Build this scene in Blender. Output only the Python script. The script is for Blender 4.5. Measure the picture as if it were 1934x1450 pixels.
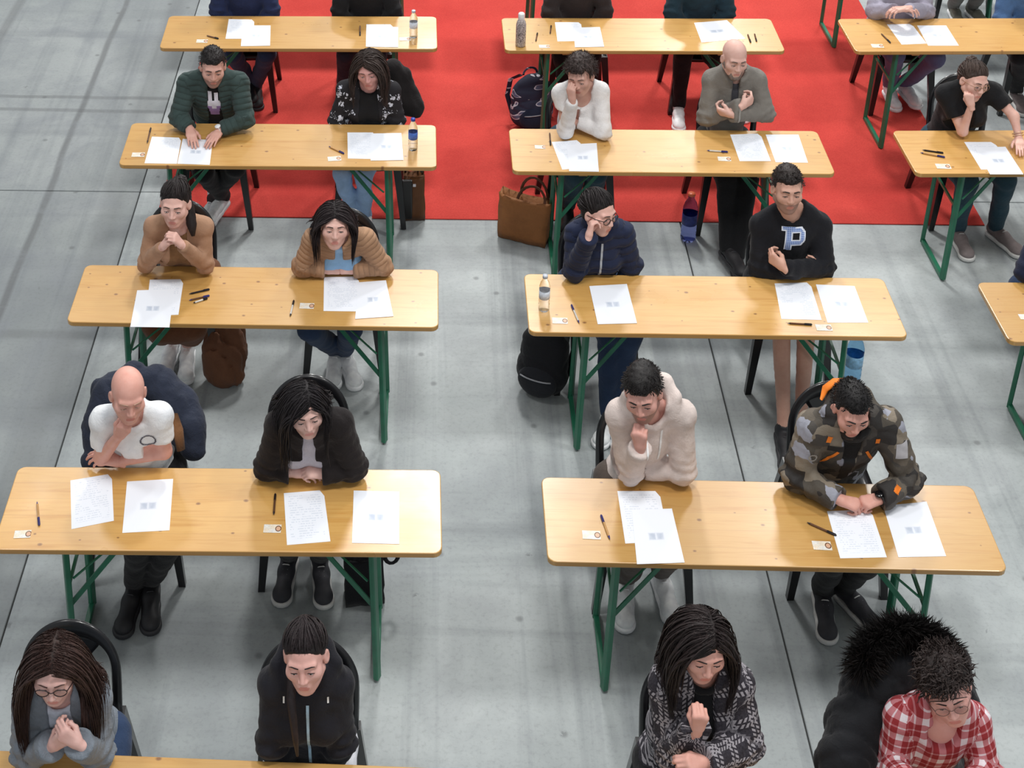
import bpy, bmesh, math, random
import numpy as np
from mathutils import Vector, Matrix
from mathutils.bvhtree import BVHTree

SC = bpy.context.scene
COL = SC.collection
for _o in list(bpy.data.objects):
    bpy.data.objects.remove(_o)

# ---------------------------------------------------------------- camera
IW, IH = 1934, 1450
CF, CPITCH, CROLL, CH, CX, CY = 2936.03, 0.421794, -0.0047827, 5.5347, 732.06, -121.76
_cp, _sp, _cr, _sr = math.cos(CPITCH), math.sin(CPITCH), math.cos(CROLL), math.sin(CROLL)
_rt, _up, _fw = np.array([1., 0, 0]), np.array([0, _sp, _cp]), np.array([0, _cp, -_sp])
CR = np.array([_cr*_rt+_sr*_up, -_sr*_rt+_cr*_up, _fw])
CO = np.array([0, 0, CH])
cam_d = bpy.data.cameras.new('camera')
cam = bpy.data.objects.new('camera', cam_d)
COL.objects.link(cam)
cam.matrix_world = Matrix(((CR[0][0], CR[1][0], -CR[2][0], 0), (CR[0][1], CR[1][1], -CR[2][1], 0),
                           (CR[0][2], CR[1][2], -CR[2][2], CH), (0, 0, 0, 1)))
cam_d.sensor_width = 36
cam_d.lens = CF/IW*36
cam_d.shift_x = (IW/2-CX)/IW
cam_d.shift_y = -(IH/2-CY)/IW
cam_d.clip_end = 200
SC.camera = cam

def ray(px, py):
    return np.array([(px-CX)/CF, -(py-CY)/CF, 1.])@CR
def PZ(px, py, z):          # the point at height z that the photograph shows at (px, py)
    d = ray(px, py)
    return CO+d*(z-CH)/d[2]
def PY(px, py, y):          # the same at depth y
    d = ray(px, py)
    return CO+d*(y/d[1])

# ---------------------------------------------------------------- light
SC.view_settings.view_transform = 'Standard'
SC.view_settings.look = 'None'
SC.view_settings.gamma = 1
SC.view_settings.use_curve_mapping = False
SC.view_settings.exposure = 0.0
world = bpy.data.worlds.new('hall_light')
SC.world = world
world.use_nodes = True
world.node_tree.nodes['Background'].inputs[0].default_value = (0.93, 0.97, 1.0, 1)
world.node_tree.nodes['Background'].inputs[1].default_value = 0.42
def lamp(x, y, z, e, s, col=(1, .98, .95)):
    l = bpy.data.lights.new('lamp_or_fill', 'AREA')
    l.shape = 'DISK'; l.size = s; l.energy = e; l.color = col
    o = bpy.data.objects.new('lamp_or_fill', l)
    o.location = (x, y, z)
    COL.objects.link(o)
for _x, _y, _e in ((0.8, 14, 700), (5.2, 14, 400), (-3.8, 14, 130), (0.8, 23, 400), (5.2, 23, 400), (-3.8, 5, 130), (0.8, 3.5, 260), (5.2, 4.5, 260), (.8, -5, 230)):  # far ones are hall lamps; those over and behind the camera are added weak fills
    lamp(_x, _y, 9.0, _e, 1.3)

# ---------------------------------------------------------------- object helpers
def link(name, data, parent=None):
    o = bpy.data.objects.new(name, data)
    COL.objects.link(o)
    if parent is not None:
        o.parent = parent
    return o
def tag(o, label=None, cat=None, group=None, kind=None):
    if label: o['label'] = label
    if cat: o['category'] = cat
    if group: o['group'] = group
    if kind: o['kind'] = kind
    return o
def thing(name, label, cat, loc=(0, 0, 0), rz=0, group=None):
    o = link(name, None)
    o.location = [float(c) for c in loc]
    o.rotation_euler = (0, 0, rz)
    o.empty_display_size = .05
    return tag(o, label, cat, group)
def copy_tree(o, parent=None):
    c = o.copy()
    COL.objects.link(c)
    c.parent = parent
    for ch in list(o.children):
        copy_tree(ch, c)
    return c
def mesh_np(name, V, Q, mats, mi=None, uv=None, smooth=True, tris=False):
    me = bpy.data.meshes.new(name)
    n = 3 if tris else 4
    Q = np.asarray(Q, np.int32).reshape(-1, n)
    me.vertices.add(len(V)); me.vertices.foreach_set('co', np.asarray(V, np.float32).ravel())
    me.loops.add(Q.size); me.loops.foreach_set('vertex_index', Q.ravel())
    me.polygons.add(len(Q))
    me.polygons.foreach_set('loop_start', np.arange(0, Q.size, n, dtype=np.int32))
    if mi is not None:
        me.polygons.foreach_set('material_index', np.asarray(mi, np.int32))
    me.polygons.foreach_set('use_smooth', np.full(len(Q), smooth))
    for m in mats:
        me.materials.append(m)
    if uv is not None:
        l = me.uv_layers.new(name='UVMap')
        l.data.foreach_set('uv', np.asarray(uv, np.float32)[Q.ravel()].ravel())
    me.update(calc_edges=True)
    return me
def bm_obj(name, bm, m, parent=None, smooth=False, bevel=0, seg=2):
    if bevel:
        bmesh.ops.bevel(bm, geom=[e for e in bm.edges if len(e.link_faces) == 2 and e.calc_face_angle(0) > .5], offset=bevel, segments=seg, affect='EDGES', profile=.5)
    bmesh.ops.recalc_face_normals(bm, faces=bm.faces)
    me = bpy.data.meshes.new(name)
    for f in bm.faces:
        f.smooth = smooth
    bm.to_mesh(me); bm.free()
    for k in (m if isinstance(m, (list, tuple)) else [m]):
        me.materials.append(k)
    return link(name, me, parent)
def box(bm, c, s, rot=None):
    M = Matrix.Translation(Vector(c))
    if rot is not None: M = M @ rot
    bmesh.ops.create_cube(bm, size=1, matrix=M @ Matrix.Diagonal((s[0], s[1], s[2], 1)))
def bar(bm, a, b, w, h):
    a, b = Vector(a), Vector(b)
    d = b-a
    q = d.to_track_quat('Z', 'Y').to_matrix().to_4x4()
    box(bm, (a+b)/2, (w, h, d.length), q)
def tube_np(P, R, n=6, closed=False, flat=1.0, up=(0.13, .31, .94)):
    """rings of n vertices round the polyline P with radius R (scalar or per point)"""
    P = np.asarray(P, float); m = len(P)
    R = np.broadcast_to(np.asarray(R, float), (m,))
    T = np.gradient(P, axis=0) if not closed else np.roll(P, -1, 0)-np.roll(P, 1, 0)
    T /= np.linalg.norm(T, axis=1, keepdims=True)+1e-9
    S = np.cross(T, np.array(up)); S /= np.linalg.norm(S, axis=1, keepdims=True)+1e-9
    U = np.cross(S, T)
    a = np.arange(n)*2*np.pi/n
    V = P[:, None]+R[:, None, None]*(np.cos(a)[None, :, None]*S[:, None]+flat*np.sin(a)[None, :, None]*U[:, None])
    V = V.reshape(-1, 3)
    F = []
    for i in range(m if closed else m-1):
        j = (i+1) % m
        for k in range(n):
            l = (k+1) % n
            F.append((i*n+k, i*n+l, j*n+l, j*n+k))
    if not closed:
        for b0 in (0, (m-1)*n):
            for k in range(0, n-2, 2):
                F.append((b0, b0+k+1, b0+k+2, b0+(k+3) % n))
    return V, np.array(F)
def tubes_obj(name, polys, m, parent, n=6, closed=False, flat=1.0):
    Vs, Fs, o = [], [], 0
    for P, R in polys:
        V, F = tube_np(P, R, n, closed, flat)
        Vs.append(V); Fs.append(F+o); o += len(V)
    return link(name, mesh_np(name, np.concatenate(Vs), np.concatenate(Fs), [m]), parent)
def lathe_np(prof, n=20):
    prof = np.asarray(prof, float)
    a = np.arange(n)*2*np.pi/n
    V = np.stack([prof[:, None, 0]*np.cos(a), prof[:, None, 0]*np.sin(a), np.repeat(prof[:, 1:2], n, 1)], -1).reshape(-1, 3)
    F = [(i*n+k, i*n+(k+1) % n, (i+1)*n+(k+1) % n, (i+1)*n+k) for i in range(len(prof)-1) for k in range(n)]
    return V, np.array(F)
def lathe(name, prof, m, parent, n=20):
    V, F = lathe_np(prof, n)
    return link(name, mesh_np(name, V, F, [m]), parent)

# ---------------------------------------------------------------- materials
def lin(c):
    c = np.array(c, float)/255
    return tuple(np.where(c <= .04045, c/12.92, ((c+.055)/1.055)**2.4))
class NT:
    def __init__(s, name, rough=.6, metal=0, coat=0, spec=.5):
        s.m = bpy.data.materials.new(name); s.m.use_nodes = True
        s.t = s.m.node_tree; s.b = s.t.nodes['Principled BSDF']
        s.b.inputs['Roughness'].default_value = rough
        s.b.inputs['Metallic'].default_value = metal
        s.b.inputs['Coat Weight'].default_value = coat
        s.b.inputs['Specular IOR Level'].default_value = spec
    def n(s, typ, **kw):
        n = s.t.nodes.new('ShaderNode'+typ)
        for k, v in kw.items():
            if k in n.inputs.keys(): s.put(n, k, v)
            else: setattr(n, k, v)
        return n
    def put(s, n, k, v):
        if isinstance(v, bpy.types.NodeSocket): s.t.links.new(v, n.inputs[k])
        else: n.inputs[k].default_value = v
    def math(s, op, a, b=0., c=None):
        n = s.t.nodes.new('ShaderNodeMath'); n.operation = op
        s.put(n, 0, a); s.put(n, 1, b)
        if c is not None: s.put(n, 2, c)
        return n.outputs[0]
    def ramp(s, f, stops, interp='LINEAR'):
        n = s.t.nodes.new('ShaderNodeValToRGB'); s.put(n, 0, f)
        r = n.color_ramp; r.interpolation = interp
        while len(r.elements) < len(stops): r.elements.new(.5)
        for e, (p, c) in zip(r.elements, stops):
            e.position = p; e.color = (*c, 1) if len(c) == 3 else c
        return n.outputs[0]
    def mix(s, f, a, b, mode='MIX'):
        n = s.t.nodes.new('ShaderNodeMix'); n.data_type = 'RGBA'; n.blend_type = mode
        s.put(n, 0, f)
        for k, v in ((6, a), (7, b)):
            if not isinstance(v, bpy.types.NodeSocket): v = (*v, 1) if len(v) == 3 else v
            s.put(n, k, v)
        return n.outputs[2]
    def coord(s, which='Object', scale=(1, 1, 1), loc=(0, 0, 0), rot=(0, 0, 0)):
        tc = s.n('TexCoord'); mp = s.n('Mapping')
        s.t.links.new(tc.outputs[which], mp.inputs[0])
        mp.inputs['Scale'].default_value = scale; mp.inputs['Location'].default_value = loc; mp.inputs['Rotation'].default_value = rot
        return mp.outputs[0]
    def noise(s, vec, scale, detail=3, rough=.55, dist=0):
        n = s.n('TexNoise', Scale=scale, Detail=detail, Roughness=rough, Distortion=dist); s.put(n, 'Vector', vec)
        return n.outputs[0]
    def color(s, c):
        s.put(s.b, 'Base Color', c if isinstance(c, bpy.types.NodeSocket) else (*c, 1)); return s
    def bump(s, h, strength=.3, dist=.01):
        n = s.n('Bump'); n.inputs['Strength'].default_value = strength; n.inputs['Distance'].default_value = dist
        s.put(n, 'Height', h); s.t.links.new(n.outputs[0], s.b.inputs['Normal']); return s
_MC = {}
def plain(name, rgb, rough=.6, metal=0, coat=0, var=.12, scale=30, bump=0):
    k = (name, rgb, rough)
    if k in _MC: return _MC[k]
    t = NT(name, rough, metal, coat); c = np.array(lin(rgb))
    f = t.noise(t.coord(), scale, 3)
    t.color(t.ramp(f, [(.3, tuple(c*(1-var))), (.7, tuple(np.minimum(c*(1+var), 1)))]))
    if bump: t.bump(f, bump, .004)
    _MC[k] = t.m
    return t.m
def cloth(name, rgb, fold=.35, weave=260, var=.18, rough=.88, c2=None, quilt=0):
    """woven cloth: a fine weave, soft uneven dye and small creases"""
    k = ('cloth', name, rgb, c2, quilt)
    if k in _MC: return _MC[k]
    t = NT(name, rough, 0, 0, .25); c = np.array(lin(rgb)); co = t.coord()
    f = t.noise(co, 9, 5, .6, .4)
    w = t.noise(co, weave, 2)
    a = t.ramp(f, [(.3, tuple(c*(1-var))), (.7, tuple(np.minimum(c*(1+var), 1)))])
    b = t.mix(t.math('MULTIPLY', w, .35), a, tuple(np.array(lin(c2)) if c2 else c*.55))
    t.color(b)
    h = t.math('ADD', t.math('MULTIPLY', t.noise(co, 26, 4, .6, 1.2), 1.0), t.math('MULTIPLY', w, .25))
    if quilt:
        sx = t.n('SeparateXYZ'); t.put(sx, 0, t.n('UVMap').outputs[0])
        q = t.math('POWER', t.math('ABSOLUTE', t.math('SINE', t.math('MULTIPLY', t.math('ADD', sx.outputs[1], t.math('MULTIPLY', t.noise(co, 14, 2), .012)), math.pi/quilt))), .5)
        h = t.math('ADD', t.math('MULTIPLY', h, .35), t.math('MULTIPLY', q, 1.0)); fold = .5
    t.bump(h, fold, .012)
    t.b.inputs['Sheen Weight'].default_value = .08
    _MC[k] = t.m
    return t.m
def skin_mat(name, rgb):
    k = ('skin', rgb)
    if k in _MC: return _MC[k]
    t = NT(name, .5, 0, 0, .4); c = np.array(lin(rgb)); co = t.coord()
    f = t.noise(co, 22, 4, .6)
    t.color(t.ramp(f, [(.3, tuple(c*np.array([.95, .86, .84]))), (.7, tuple(c*1.04))]))
    t.bump(t.noise(co, 160, 3), .12, .003)
    t.b.inputs['Subsurface Weight'].default_value = .08
    t.b.inputs['Subsurface Radius'].default_value = (.012, .005, .003)
    _MC[k] = t.m
    return t.m
def hair_mat(name, rgb, streak=40):
    k = ('hair', rgb)
    if k in _MC: return _MC[k]
    t = NT(name, .55, 0, 0, .35); c = np.array(lin(rgb)); co = t.coord(scale=(1, 1, .35))
    f = t.noise(co, 70, 4, .7)
    g = t.noise(co, 12, 2)
    t.color(t.ramp(t.math('ADD', t.math('MULTIPLY', f, .6), t.math('MULTIPLY', g, .4)), [(.35, tuple(c*.55)), (.65, tuple(c*1.6))]))
    t.bump(f, .55, .006)
    _MC[k] = t.m
    return t.m
# ---------------------------------------------------------------- the hall: floor slabs, carpet
def mat_concrete(k=1., rough=0.):
    t = NT('concrete', .62, 0, 0, .35)
    co = t.coord('Object')
    big = t.noise(co, .55, 4, .6, .8)
    mid = t.noise(co, 2.6, 6, .65, .6)
    fine = t.noise(co, 46, 5, .7)
    col = t.ramp(big, [(.32, lin((148*k, 155*k, 158*k))), (.5, lin((164*k, 171*k, 172*k))), (.68, lin((178*k, 184*k, 185*k)))])
    col = t.mix(t.math('MULTIPLY', t.ramp(mid, [(.36, (1, 1, 1)), (.56, (0, 0, 0))]), .34+rough), col, lin((122, 127, 132)))
    # long scuffs and wheel tracks along and across the hall
    tr = t.noise(t.coord('Object', (3.2, .09, 1), (3, 1, 0)), 1.6, 5, .6, .25)
    col = t.mix(t.math('MULTIPLY', t.ramp(tr, [(.52, (0, 0, 0)), (.68, (1, 1, 1))]), .46), col, lin((98, 104, 110)))
    tr2 = t.noise(t.coord('Object', (.12, 2.6, 1), (0, 7, 0), (0, 0, .12)), 1.5, 5, .6, .3)
    col = t.mix(t.math('MULTIPLY', t.ramp(tr2, [(.54, (0, 0, 0)), (.70, (1, 1, 1))]), .36), col, lin((104, 109, 114)))
    sp = t.n('TexVoronoi', Scale=2.3, voronoi_dimensions='2D'); t.put(sp, 'Vector', co)
    spots = t.math('MULTIPLY', t.ramp(t.math('ADD', sp.outputs['Distance'], t.math('MULTIPLY', fine, .05)), [(.045, (1, 1, 1)), (.075, (0, 0, 0))]), t.math('GREATER_THAN', mid, .52))
    col = t.mix(t.math('MULTIPLY', spots, .5), col, lin((88, 90, 92)))
    col = t.mix(t.math('MULTIPLY', t.math('SUBTRACT', fine, .5), 1.0), col, lin((80, 82, 82)))
    if rough:      # old slabs on the left: wheel tracks worn into the surface
        sx = t.n('SeparateXYZ'); t.put(sx, 0, t.coord('Object')); wob = t.math('MULTIPLY', t.math('SUBTRACT', t.noise(co, .8, 2), .5), .10)
        def track(ax, c, w):
            d = t.math('ABSOLUTE', t.math('ADD', t.math('SUBTRACT', sx.outputs[ax], c), wob)); return t.math('MULTIPLY', t.ramp(d, [(w*.4, (1, 1, 1)), (w, (0, 0, 0))]), t.ramp(mid, [(.25, (.2,)*3), (.5, (1,)*3)]))
        for ax, c, w, s_ in ((0, -2.17, .030, .6), (0, -3.0, .05, .4), (0, -1.75, .10, .25), (1, 1.02, .03, .45), (1, 1.2, .03, .45), (1, -1.4, .05, .3)):
            col = t.mix(t.math('MULTIPLY', track(ax, c, w), s_), col, lin((84, 86, 88)))
    t.color(col)
    t.put(t.b, 'Roughness', t.ramp(mid, [(.3, (.5,)*3), (.7, (.72,)*3)]))
    t.bump(fine, .12, .004)
    return t.m
M_CONC = mat_concrete(); M_CONC_OLD = mat_concrete(.84, .25)
M_JOINT = plain('joint_filler', (52, 54, 54), .9)
bm = bmesh.new()
for k in range(7): box(bm, (0, -9+6*k, 10.2), (34, .22, .5))
for k in range(6): box(bm, (-15+6*k, 9, 10.55), (.18, 40, .2))
tag(bm_obj('ceiling', bm, plain('roof_steel', (190, 194, 196), .6)), 'pale steel roof trusses high above the hall', 'ceiling', kind='structure')
bm = bmesh.new(); box(bm, (0, 0, -.06), (40, 46, .1))
floor = bm_obj('floor', bm, M_JOINT)
floor.location = (0, 8.3, 0); floor.rotation_euler = (0, 0, -.03)
tag(floor, 'worn grey concrete hall floor cast in long slabs', 'floor', kind='structure')
xs = [-20, -15.08, -11.71, -8.34, -4.97, -1.585, 1.80, 5.17, 8.54, 11.9, 20]
ys = [-20, -12, -6, .02, 6, 12, 20]
for i in range(len(xs)-1):
    for j in range(len(ys)-1):
        bm = bmesh.new()
        g = .0035
        box(bm, ((xs[i]+xs[i+1])/2, (ys[j]+ys[j+1])/2, -.02), (xs[i+1]-xs[i]-2*g, ys[j+1]-ys[j]-2*g, .04))
        bm_obj('floor_slab', bm, M_CONC_OLD if xs[i+1] < -1.5 else M_CONC, floor, bevel=.003, seg=1)

def mat_carpet():
    t = NT('red_carpet', .95, 0, 0, .1)
    co = t.coord('Object')
    f = t.noise(co, 140, 4, .7); b = t.noise(co, 1.7, 4, .6, .5)
    c = t.ramp(b, [(.3, lin((190, 66, 60))), (.7, lin((206, 78, 70)))])
    c = t.mix(t.math('MULTIPLY', t.ramp(f, [(.35, (1, 1, 1)), (.6, (0, 0, 0))]), .4), c, lin((156, 46, 46)))
    t.color(c); t.bump(f, .5, .006)
    return t.m
bm = bmesh.new(); box(bm, (0, 0, 0), (5.09, 6.2, .007))
carpet = bm_obj('carpet', bm, mat_carpet(), bevel=.002, seg=1)
carpet.rotation_euler = (0, 0, -.028)
carpet.location = (1.19, 8.02+3.1, .0036)
tag(carpet, 'bright red carpet laid over the concrete under the rear tables', 'carpet')

# ---------------------------------------------------------------- folding pine tables
def mat_wood(name, seed, dark):
    t = NT(name, .36, 0, .55, .5)
    t.b.inputs['Coat Roughness'].default_value = .27
    co = t.coord('Object', (1, 1, 1), (seed*3.7, seed*1.3, 0))
    boards = t.n('SeparateXYZ'); t.put(boards, 0, t.coord('Object'))
    by = t.math('FLOOR', t.math('MULTIPLY', t.math('ADD', boards.outputs[1], .23), 1/.092))
    wn = t.n('TexWhiteNoise', noise_dimensions='1D'); t.put(wn, 'W', t.math('ADD', by, seed*7.3))
    gr = t.noise(t.coord('Object', (1.0, 15, 15), (seed*3.1, seed*5.7, 0)), 2.4, 6, .62, .5)
    fine = t.noise(t.coord('Object', (4, 160, 160), (seed, 0, 0)), 2.0, 3)
    k = 1-dark*.12
    c = t.ramp(gr, [(.3, lin((208*k, 159*k, 88*k))), (.5, lin((214*k, 169*k, 98*k))), (.72, lin((197*k, 145*k, 72*k)))])
    c = t.mix(t.math('MULTIPLY', wn.outputs[0], .16), c, lin((178, 124, 68)))
    c = t.mix(t.math('MULTIPLY', fine, .12), c, lin((170, 112, 54)))
    v = t.n('TexVoronoi', Scale=6.0, voronoi_dimensions='2D'); t.put(v, 'Vector', t.coord('Object', (1, 1.35, 1), (seed*2.9, seed*.7, 0)))
    sc = t.n('SeparateColor'); t.t.links.new(v.outputs['Color'], sc.inputs[0])
    size = t.math('MULTIPLY', t.math('GREATER_THAN', sc.outputs[0], .42), t.math('ADD', t.math('MULTIPLY', sc.outputs[1], .035), .03))
    d = t.math('ADD', v.outputs['Distance'], t.math('MULTIPLY', t.noise(co, 60, 2), .03))
    mr = t.n('MapRange'); t.put(mr, 0, d); t.put(mr, 1, t.math('MULTIPLY', size, .75)); t.put(mr, 2, t.math('MULTIPLY', size, 1.5)); mr.inputs[3].default_value = 1; mr.inputs[4].default_value = 0
    on = t.math('GREATER_THAN', size, .01)
    c = t.mix(t.math('MULTIPLY', t.math('MULTIPLY', mr.outputs[0], on), .8), c, lin((112, 66, 34)))
    line = t.math('FRACT', t.math('MULTIPLY', t.math('ADD', boards.outputs[1], .23), 1/.092))
    seam = t.math('LESS_THAN', t.math('ABSOLUTE', t.math('SUBTRACT', line, .5)), .488)
    c = t.mix(t.math('MULTIPLY', t.math('SUBTRACT', 1, seam), .22), c, lin((132, 84, 42)))
    t.color(c)
    t.put(t.b, 'Roughness', t.ramp(t.noise(co, 4, 4), [(.3, (.26,)*3), (.7, (.38,)*3)]))
    t.bump(gr, .05, .003)
    return t.m
M_GREEN = plain('green_metal', (24, 104, 76), .45, 0, .2, .15, 14)
M_STEEL = plain('zinc_steel', (150, 155, 155), .35, .8)
TW, TL, TT, TH = .46, 1.8, .026, .76
def table_top_bm():
    bm = bmesh.new()
    r = .035; pts = []
    for cx, cy, a0 in ((TL/2-r, TW/2-r, 0), (-TL/2+r, TW/2-r, 90), (-TL/2+r, -TW/2+r, 180), (TL/2-r, -TW/2+r, 270)):
        for k in range(5):
            a = math.radians(a0+k*22.5); pts.append((cx+r*math.cos(a), cy+r*math.sin(a)))
    top = bm.faces.new([bm.verts.new((x, y, TH)) for x, y in pts])
    ex = bmesh.ops.extrude_face_region(bm, geom=[top])
    bmesh.ops.translate(bm, verts=[v for v in ex['geom'] if isinstance(v, bmesh.types.BMVert)], vec=(0, 0, -TT))
    return bm
def make_table(label, x, y, rz, seed):
    t = thing('folding_table', label, 'table', (x, y, 0), rz, 'green-legged folding pine tables')
    mt = mat_wood('pine_boards', seed, (seed*37 % 10)/10)
    bm_obj('tabletop', table_top_bm(), mt, t, bevel=.004, seg=2)
    for s in (-1, 1):
        bm = bmesh.new(); box(bm, (s*.5, 0, TH-TT-.012), (.05, .40, .022)); bm_obj('batten', bm, mt, t, bevel=.002, seg=1)
        X = s*(TL/2-.28); yl = .185
        for q in (-1, 1):
            bm = bmesh.new()
            bar(bm, (X, q*yl*.96, TH-TT), (X+s*.015, q*yl, .012), .034, .024)
            bm_obj('leg', bm, M_GREEN, t, bevel=.004, seg=1)
            bm = bmesh.new()
            bar(bm, (X+s*.008, q*yl*.93, .40 if q < 0 else .60), (X-s*(.25 if q < 0 else .12), q*yl*.6, TH-TT-.01), .006, .022)
            bm_obj('brace', bm, M_GREEN, t)
        bm = bmesh.new(); bar(bm, (X+s*.015, -yl, .022), (X+s*.015, yl, .022), .024, .03); bm_obj('foot_bar', bm, M_GREEN, t, bevel=.003, seg=1)
        bm = bmesh.new(); bar(bm, (X+s*.006, -yl*.97, .5), (X+s*.006, yl*.97, .5), .012, .016); bm_obj('crossbar', bm, M_GREEN, t)
        bm = bmesh.new(); bar(bm, (X-s*.02, -yl, .56), (X-s*.3, 0, TH-TT-.02), .007, .007); bm_obj('hinge_rod', bm, M_GREEN, t)
    return t
TB = {}
for key, lab, x, y, r in (
    ('L5', 'pine table cut off by the bottom edge, left of the aisle, under the grey hoodie', -.72, 3.500, -.05),
    ('M5', 'pine table in front of the two nearest people on the right, at the bottom edge', 1.48, 3.375, -.04),
    ('L4', 'knotty pine table of the nearest complete row left of the aisle', -.6903, 4.8817, -.0175),
    ('M4', 'pine table of the nearest complete row right of the aisle, under the camouflage sleeves', 1.5282, 4.7908, -.0346),
    ('L3', 'knotty pine table under the folded tan sleeves, left of the aisle', -.657, 6.2978, -.0309),
    ('M3', 'pine table with a clear water bottle standing at its left end', 1.5727, 6.2071, -.028),
    ('R3', 'pine table at the right edge, only its left end in view', 3.8334, 6.1376, -.0077),
    ('L2', 'pine table with a blue-capped water bottle at its right end', -.6244, 7.7001, -.0222),
    ('M2', 'pale pine table half on the carpet with a brown tote beside its leg', 1.5993, 7.6137, -.0243),
    ('R2', 'pine table under the bare elbow of the woman in black', 3.8436, 7.5896, -.0022),
    ('L1', 'pine table in the farthest complete row, left of the aisle', -.5777, 9.0936, -.0164),
    ('M1', 'pine table with a patterned flask at its left end', 1.6549, 9.0392, -.0164),
    ('R1', 'pine table in the farthest row on the right, half off the carpet', 3.9004, 9.0153, -.0022),
    ('L0', 'pine table beyond the top edge on the left, only legs and shadow reach the picture', -.53, 10.49, -.012),
    ('M0', 'pine table beyond the top edge in the middle, a green leg showing', 1.70, 10.44, -.012),
    ('R0', 'pine table beyond the top edge on the right, its green foot on the carpet', 3.96, 10.42, -.002)):
    TB[key] = (x, y, r)
    make_table(lab, x, y, r, len(TB))
def tback(key): return TB[key][1]+TW/2

# ---------------------------------------------------------------- black plastic chairs
M_BLACK = plain('black_plastic', (21, 21, 24), .28, 0, .2, .2, 8)
M_WHITEP = plain('white_plastic', (225, 228, 230), .4)
def chair_back_y(x, z): return .185+.16*(z-.44)-.9*x*x
def make_chair():
    t = thing('plastic_chair', 'black plastic chair', 'chair', (0, 0, 0), 0, 'black plastic chairs at the tables')
    bm = bmesh.new(); n = 10
    g = [[bm.verts.new(((u/n-.5)*(.41-.03*(v/n)), -.21+.42*v/n, .435+.012*((u/n-.5)*2)**2-.018*math.sin(math.pi*v/n)+(.0 if v else -.015))) for u in range(n+1)] for v in range(n+1)]
    for v in range(n):
        for u in range(n): bm.faces.new((g[v][u], g[v][u+1], g[v+1][u+1], g[v+1][u]))
    ex = bmesh.ops.extrude_face_region(bm, geom=bm.faces[:])
    bmesh.ops.translate(bm, verts=[v for v in ex['geom'] if isinstance(v, bmesh.types.BMVert)], vec=(0, 0, -.028))
    bm_obj('seat', bm, M_BLACK, t, smooth=True)
    P = []; R = []
    for k in range(33):
        a = math.pi*(k/32)
        x = .187*math.cos(a)*(1 if True else 1); z = .62+.172*math.sin(a)**.8 if 0 < k < 32 else .62
        P.append((x, z)); R.append(.021+.022*math.sin(a)**3)
    P = [(.178, .43), (.183, .5), (.186, .56)]+P[0:]+[(-.186, .56), (-.183, .5), (-.178, .43)]
    R = [.024, .022, .021]+R+[.021, .022, .024]
    pts = [(x, chair_back_y(x, z), z) for x, z in P]
    V, F = tube_np(pts, R, 8, False, .42, up=(0, 1, 0))
    link('back_frame', mesh_np('back_frame', V, F, [M_BLACK]), t)
    bm = bmesh.new(); nu, nv = 10, 12
    def sp(u, v):
        z = .43+.34*v; w = .085+.02*math.cos(v*6.28)+.045*max(0, v-.75)*4*.9
        x = (u-.5)*2*w
        return x, chair_back_y(x, z)-.002, z
    for off in (0, 1):
        pass
    g = [[bm.verts.new(sp(u/nu, v/nv)) for u in range(nu+1)] for v in range(nv+1)]
    for v in range(nv):
        for u in range(nu): bm.faces.new((g[v][u], g[v][u+1], g[v+1][u+1], g[v+1][u]))
    ex = bmesh.ops.extrude_face_region(bm, geom=bm.faces[:])
    bmesh.ops.translate(bm, verts=[v for v in ex['geom'] if isinstance(v, bmesh.types.BMVert)], vec=(0, .012, 0))
    bm_obj('back_splat', bm, M_BLACK, t, smooth=True)
    for sx in (-1, 1):
        for y0, y1 in ((-.19, -.235), (.17, .25)):
            bm = bmesh.new(); k = [(.026, .018), (.019, .015)]
            a = [bm.verts.new((sx*.185+dx*.026, y0+dy*.022, .435)) for dx, dy in ((-1, -1), (1, -1), (1, 1), (-1, 1))]
            b = [bm.verts.new((sx*.232+dx*.017, y1+dy*.016, 0)) for dx, dy in ((-1, -1), (1, -1), (1, 1), (-1, 1))]
            bm.faces.new(a[::-1]); bm.faces.new(b)
            for q in range(4): bm.faces.new((a[q], a[(q+1) % 4], b[(q+1) % 4], b[q]))
            bm_obj('leg', bm, M_BLACK, t, bevel=.006, seg=1)
    return t
PPL = {}
CHAIR0 = []
def place_chair(x, y, rz, label):
    if not CHAIR0:
        CHAIR0.append(make_chair()); c = CHAIR0[0]
    else:
        c = copy_tree(CHAIR0[0])
    c.scale = (.90, .95, 1)
    c.location = (float(x), float(y), .007 if y > 7.85 and -1.3 < x < 3.6 else 0); c.rotation_euler = (0, 0, rz); c['label'] = label
    return c
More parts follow.
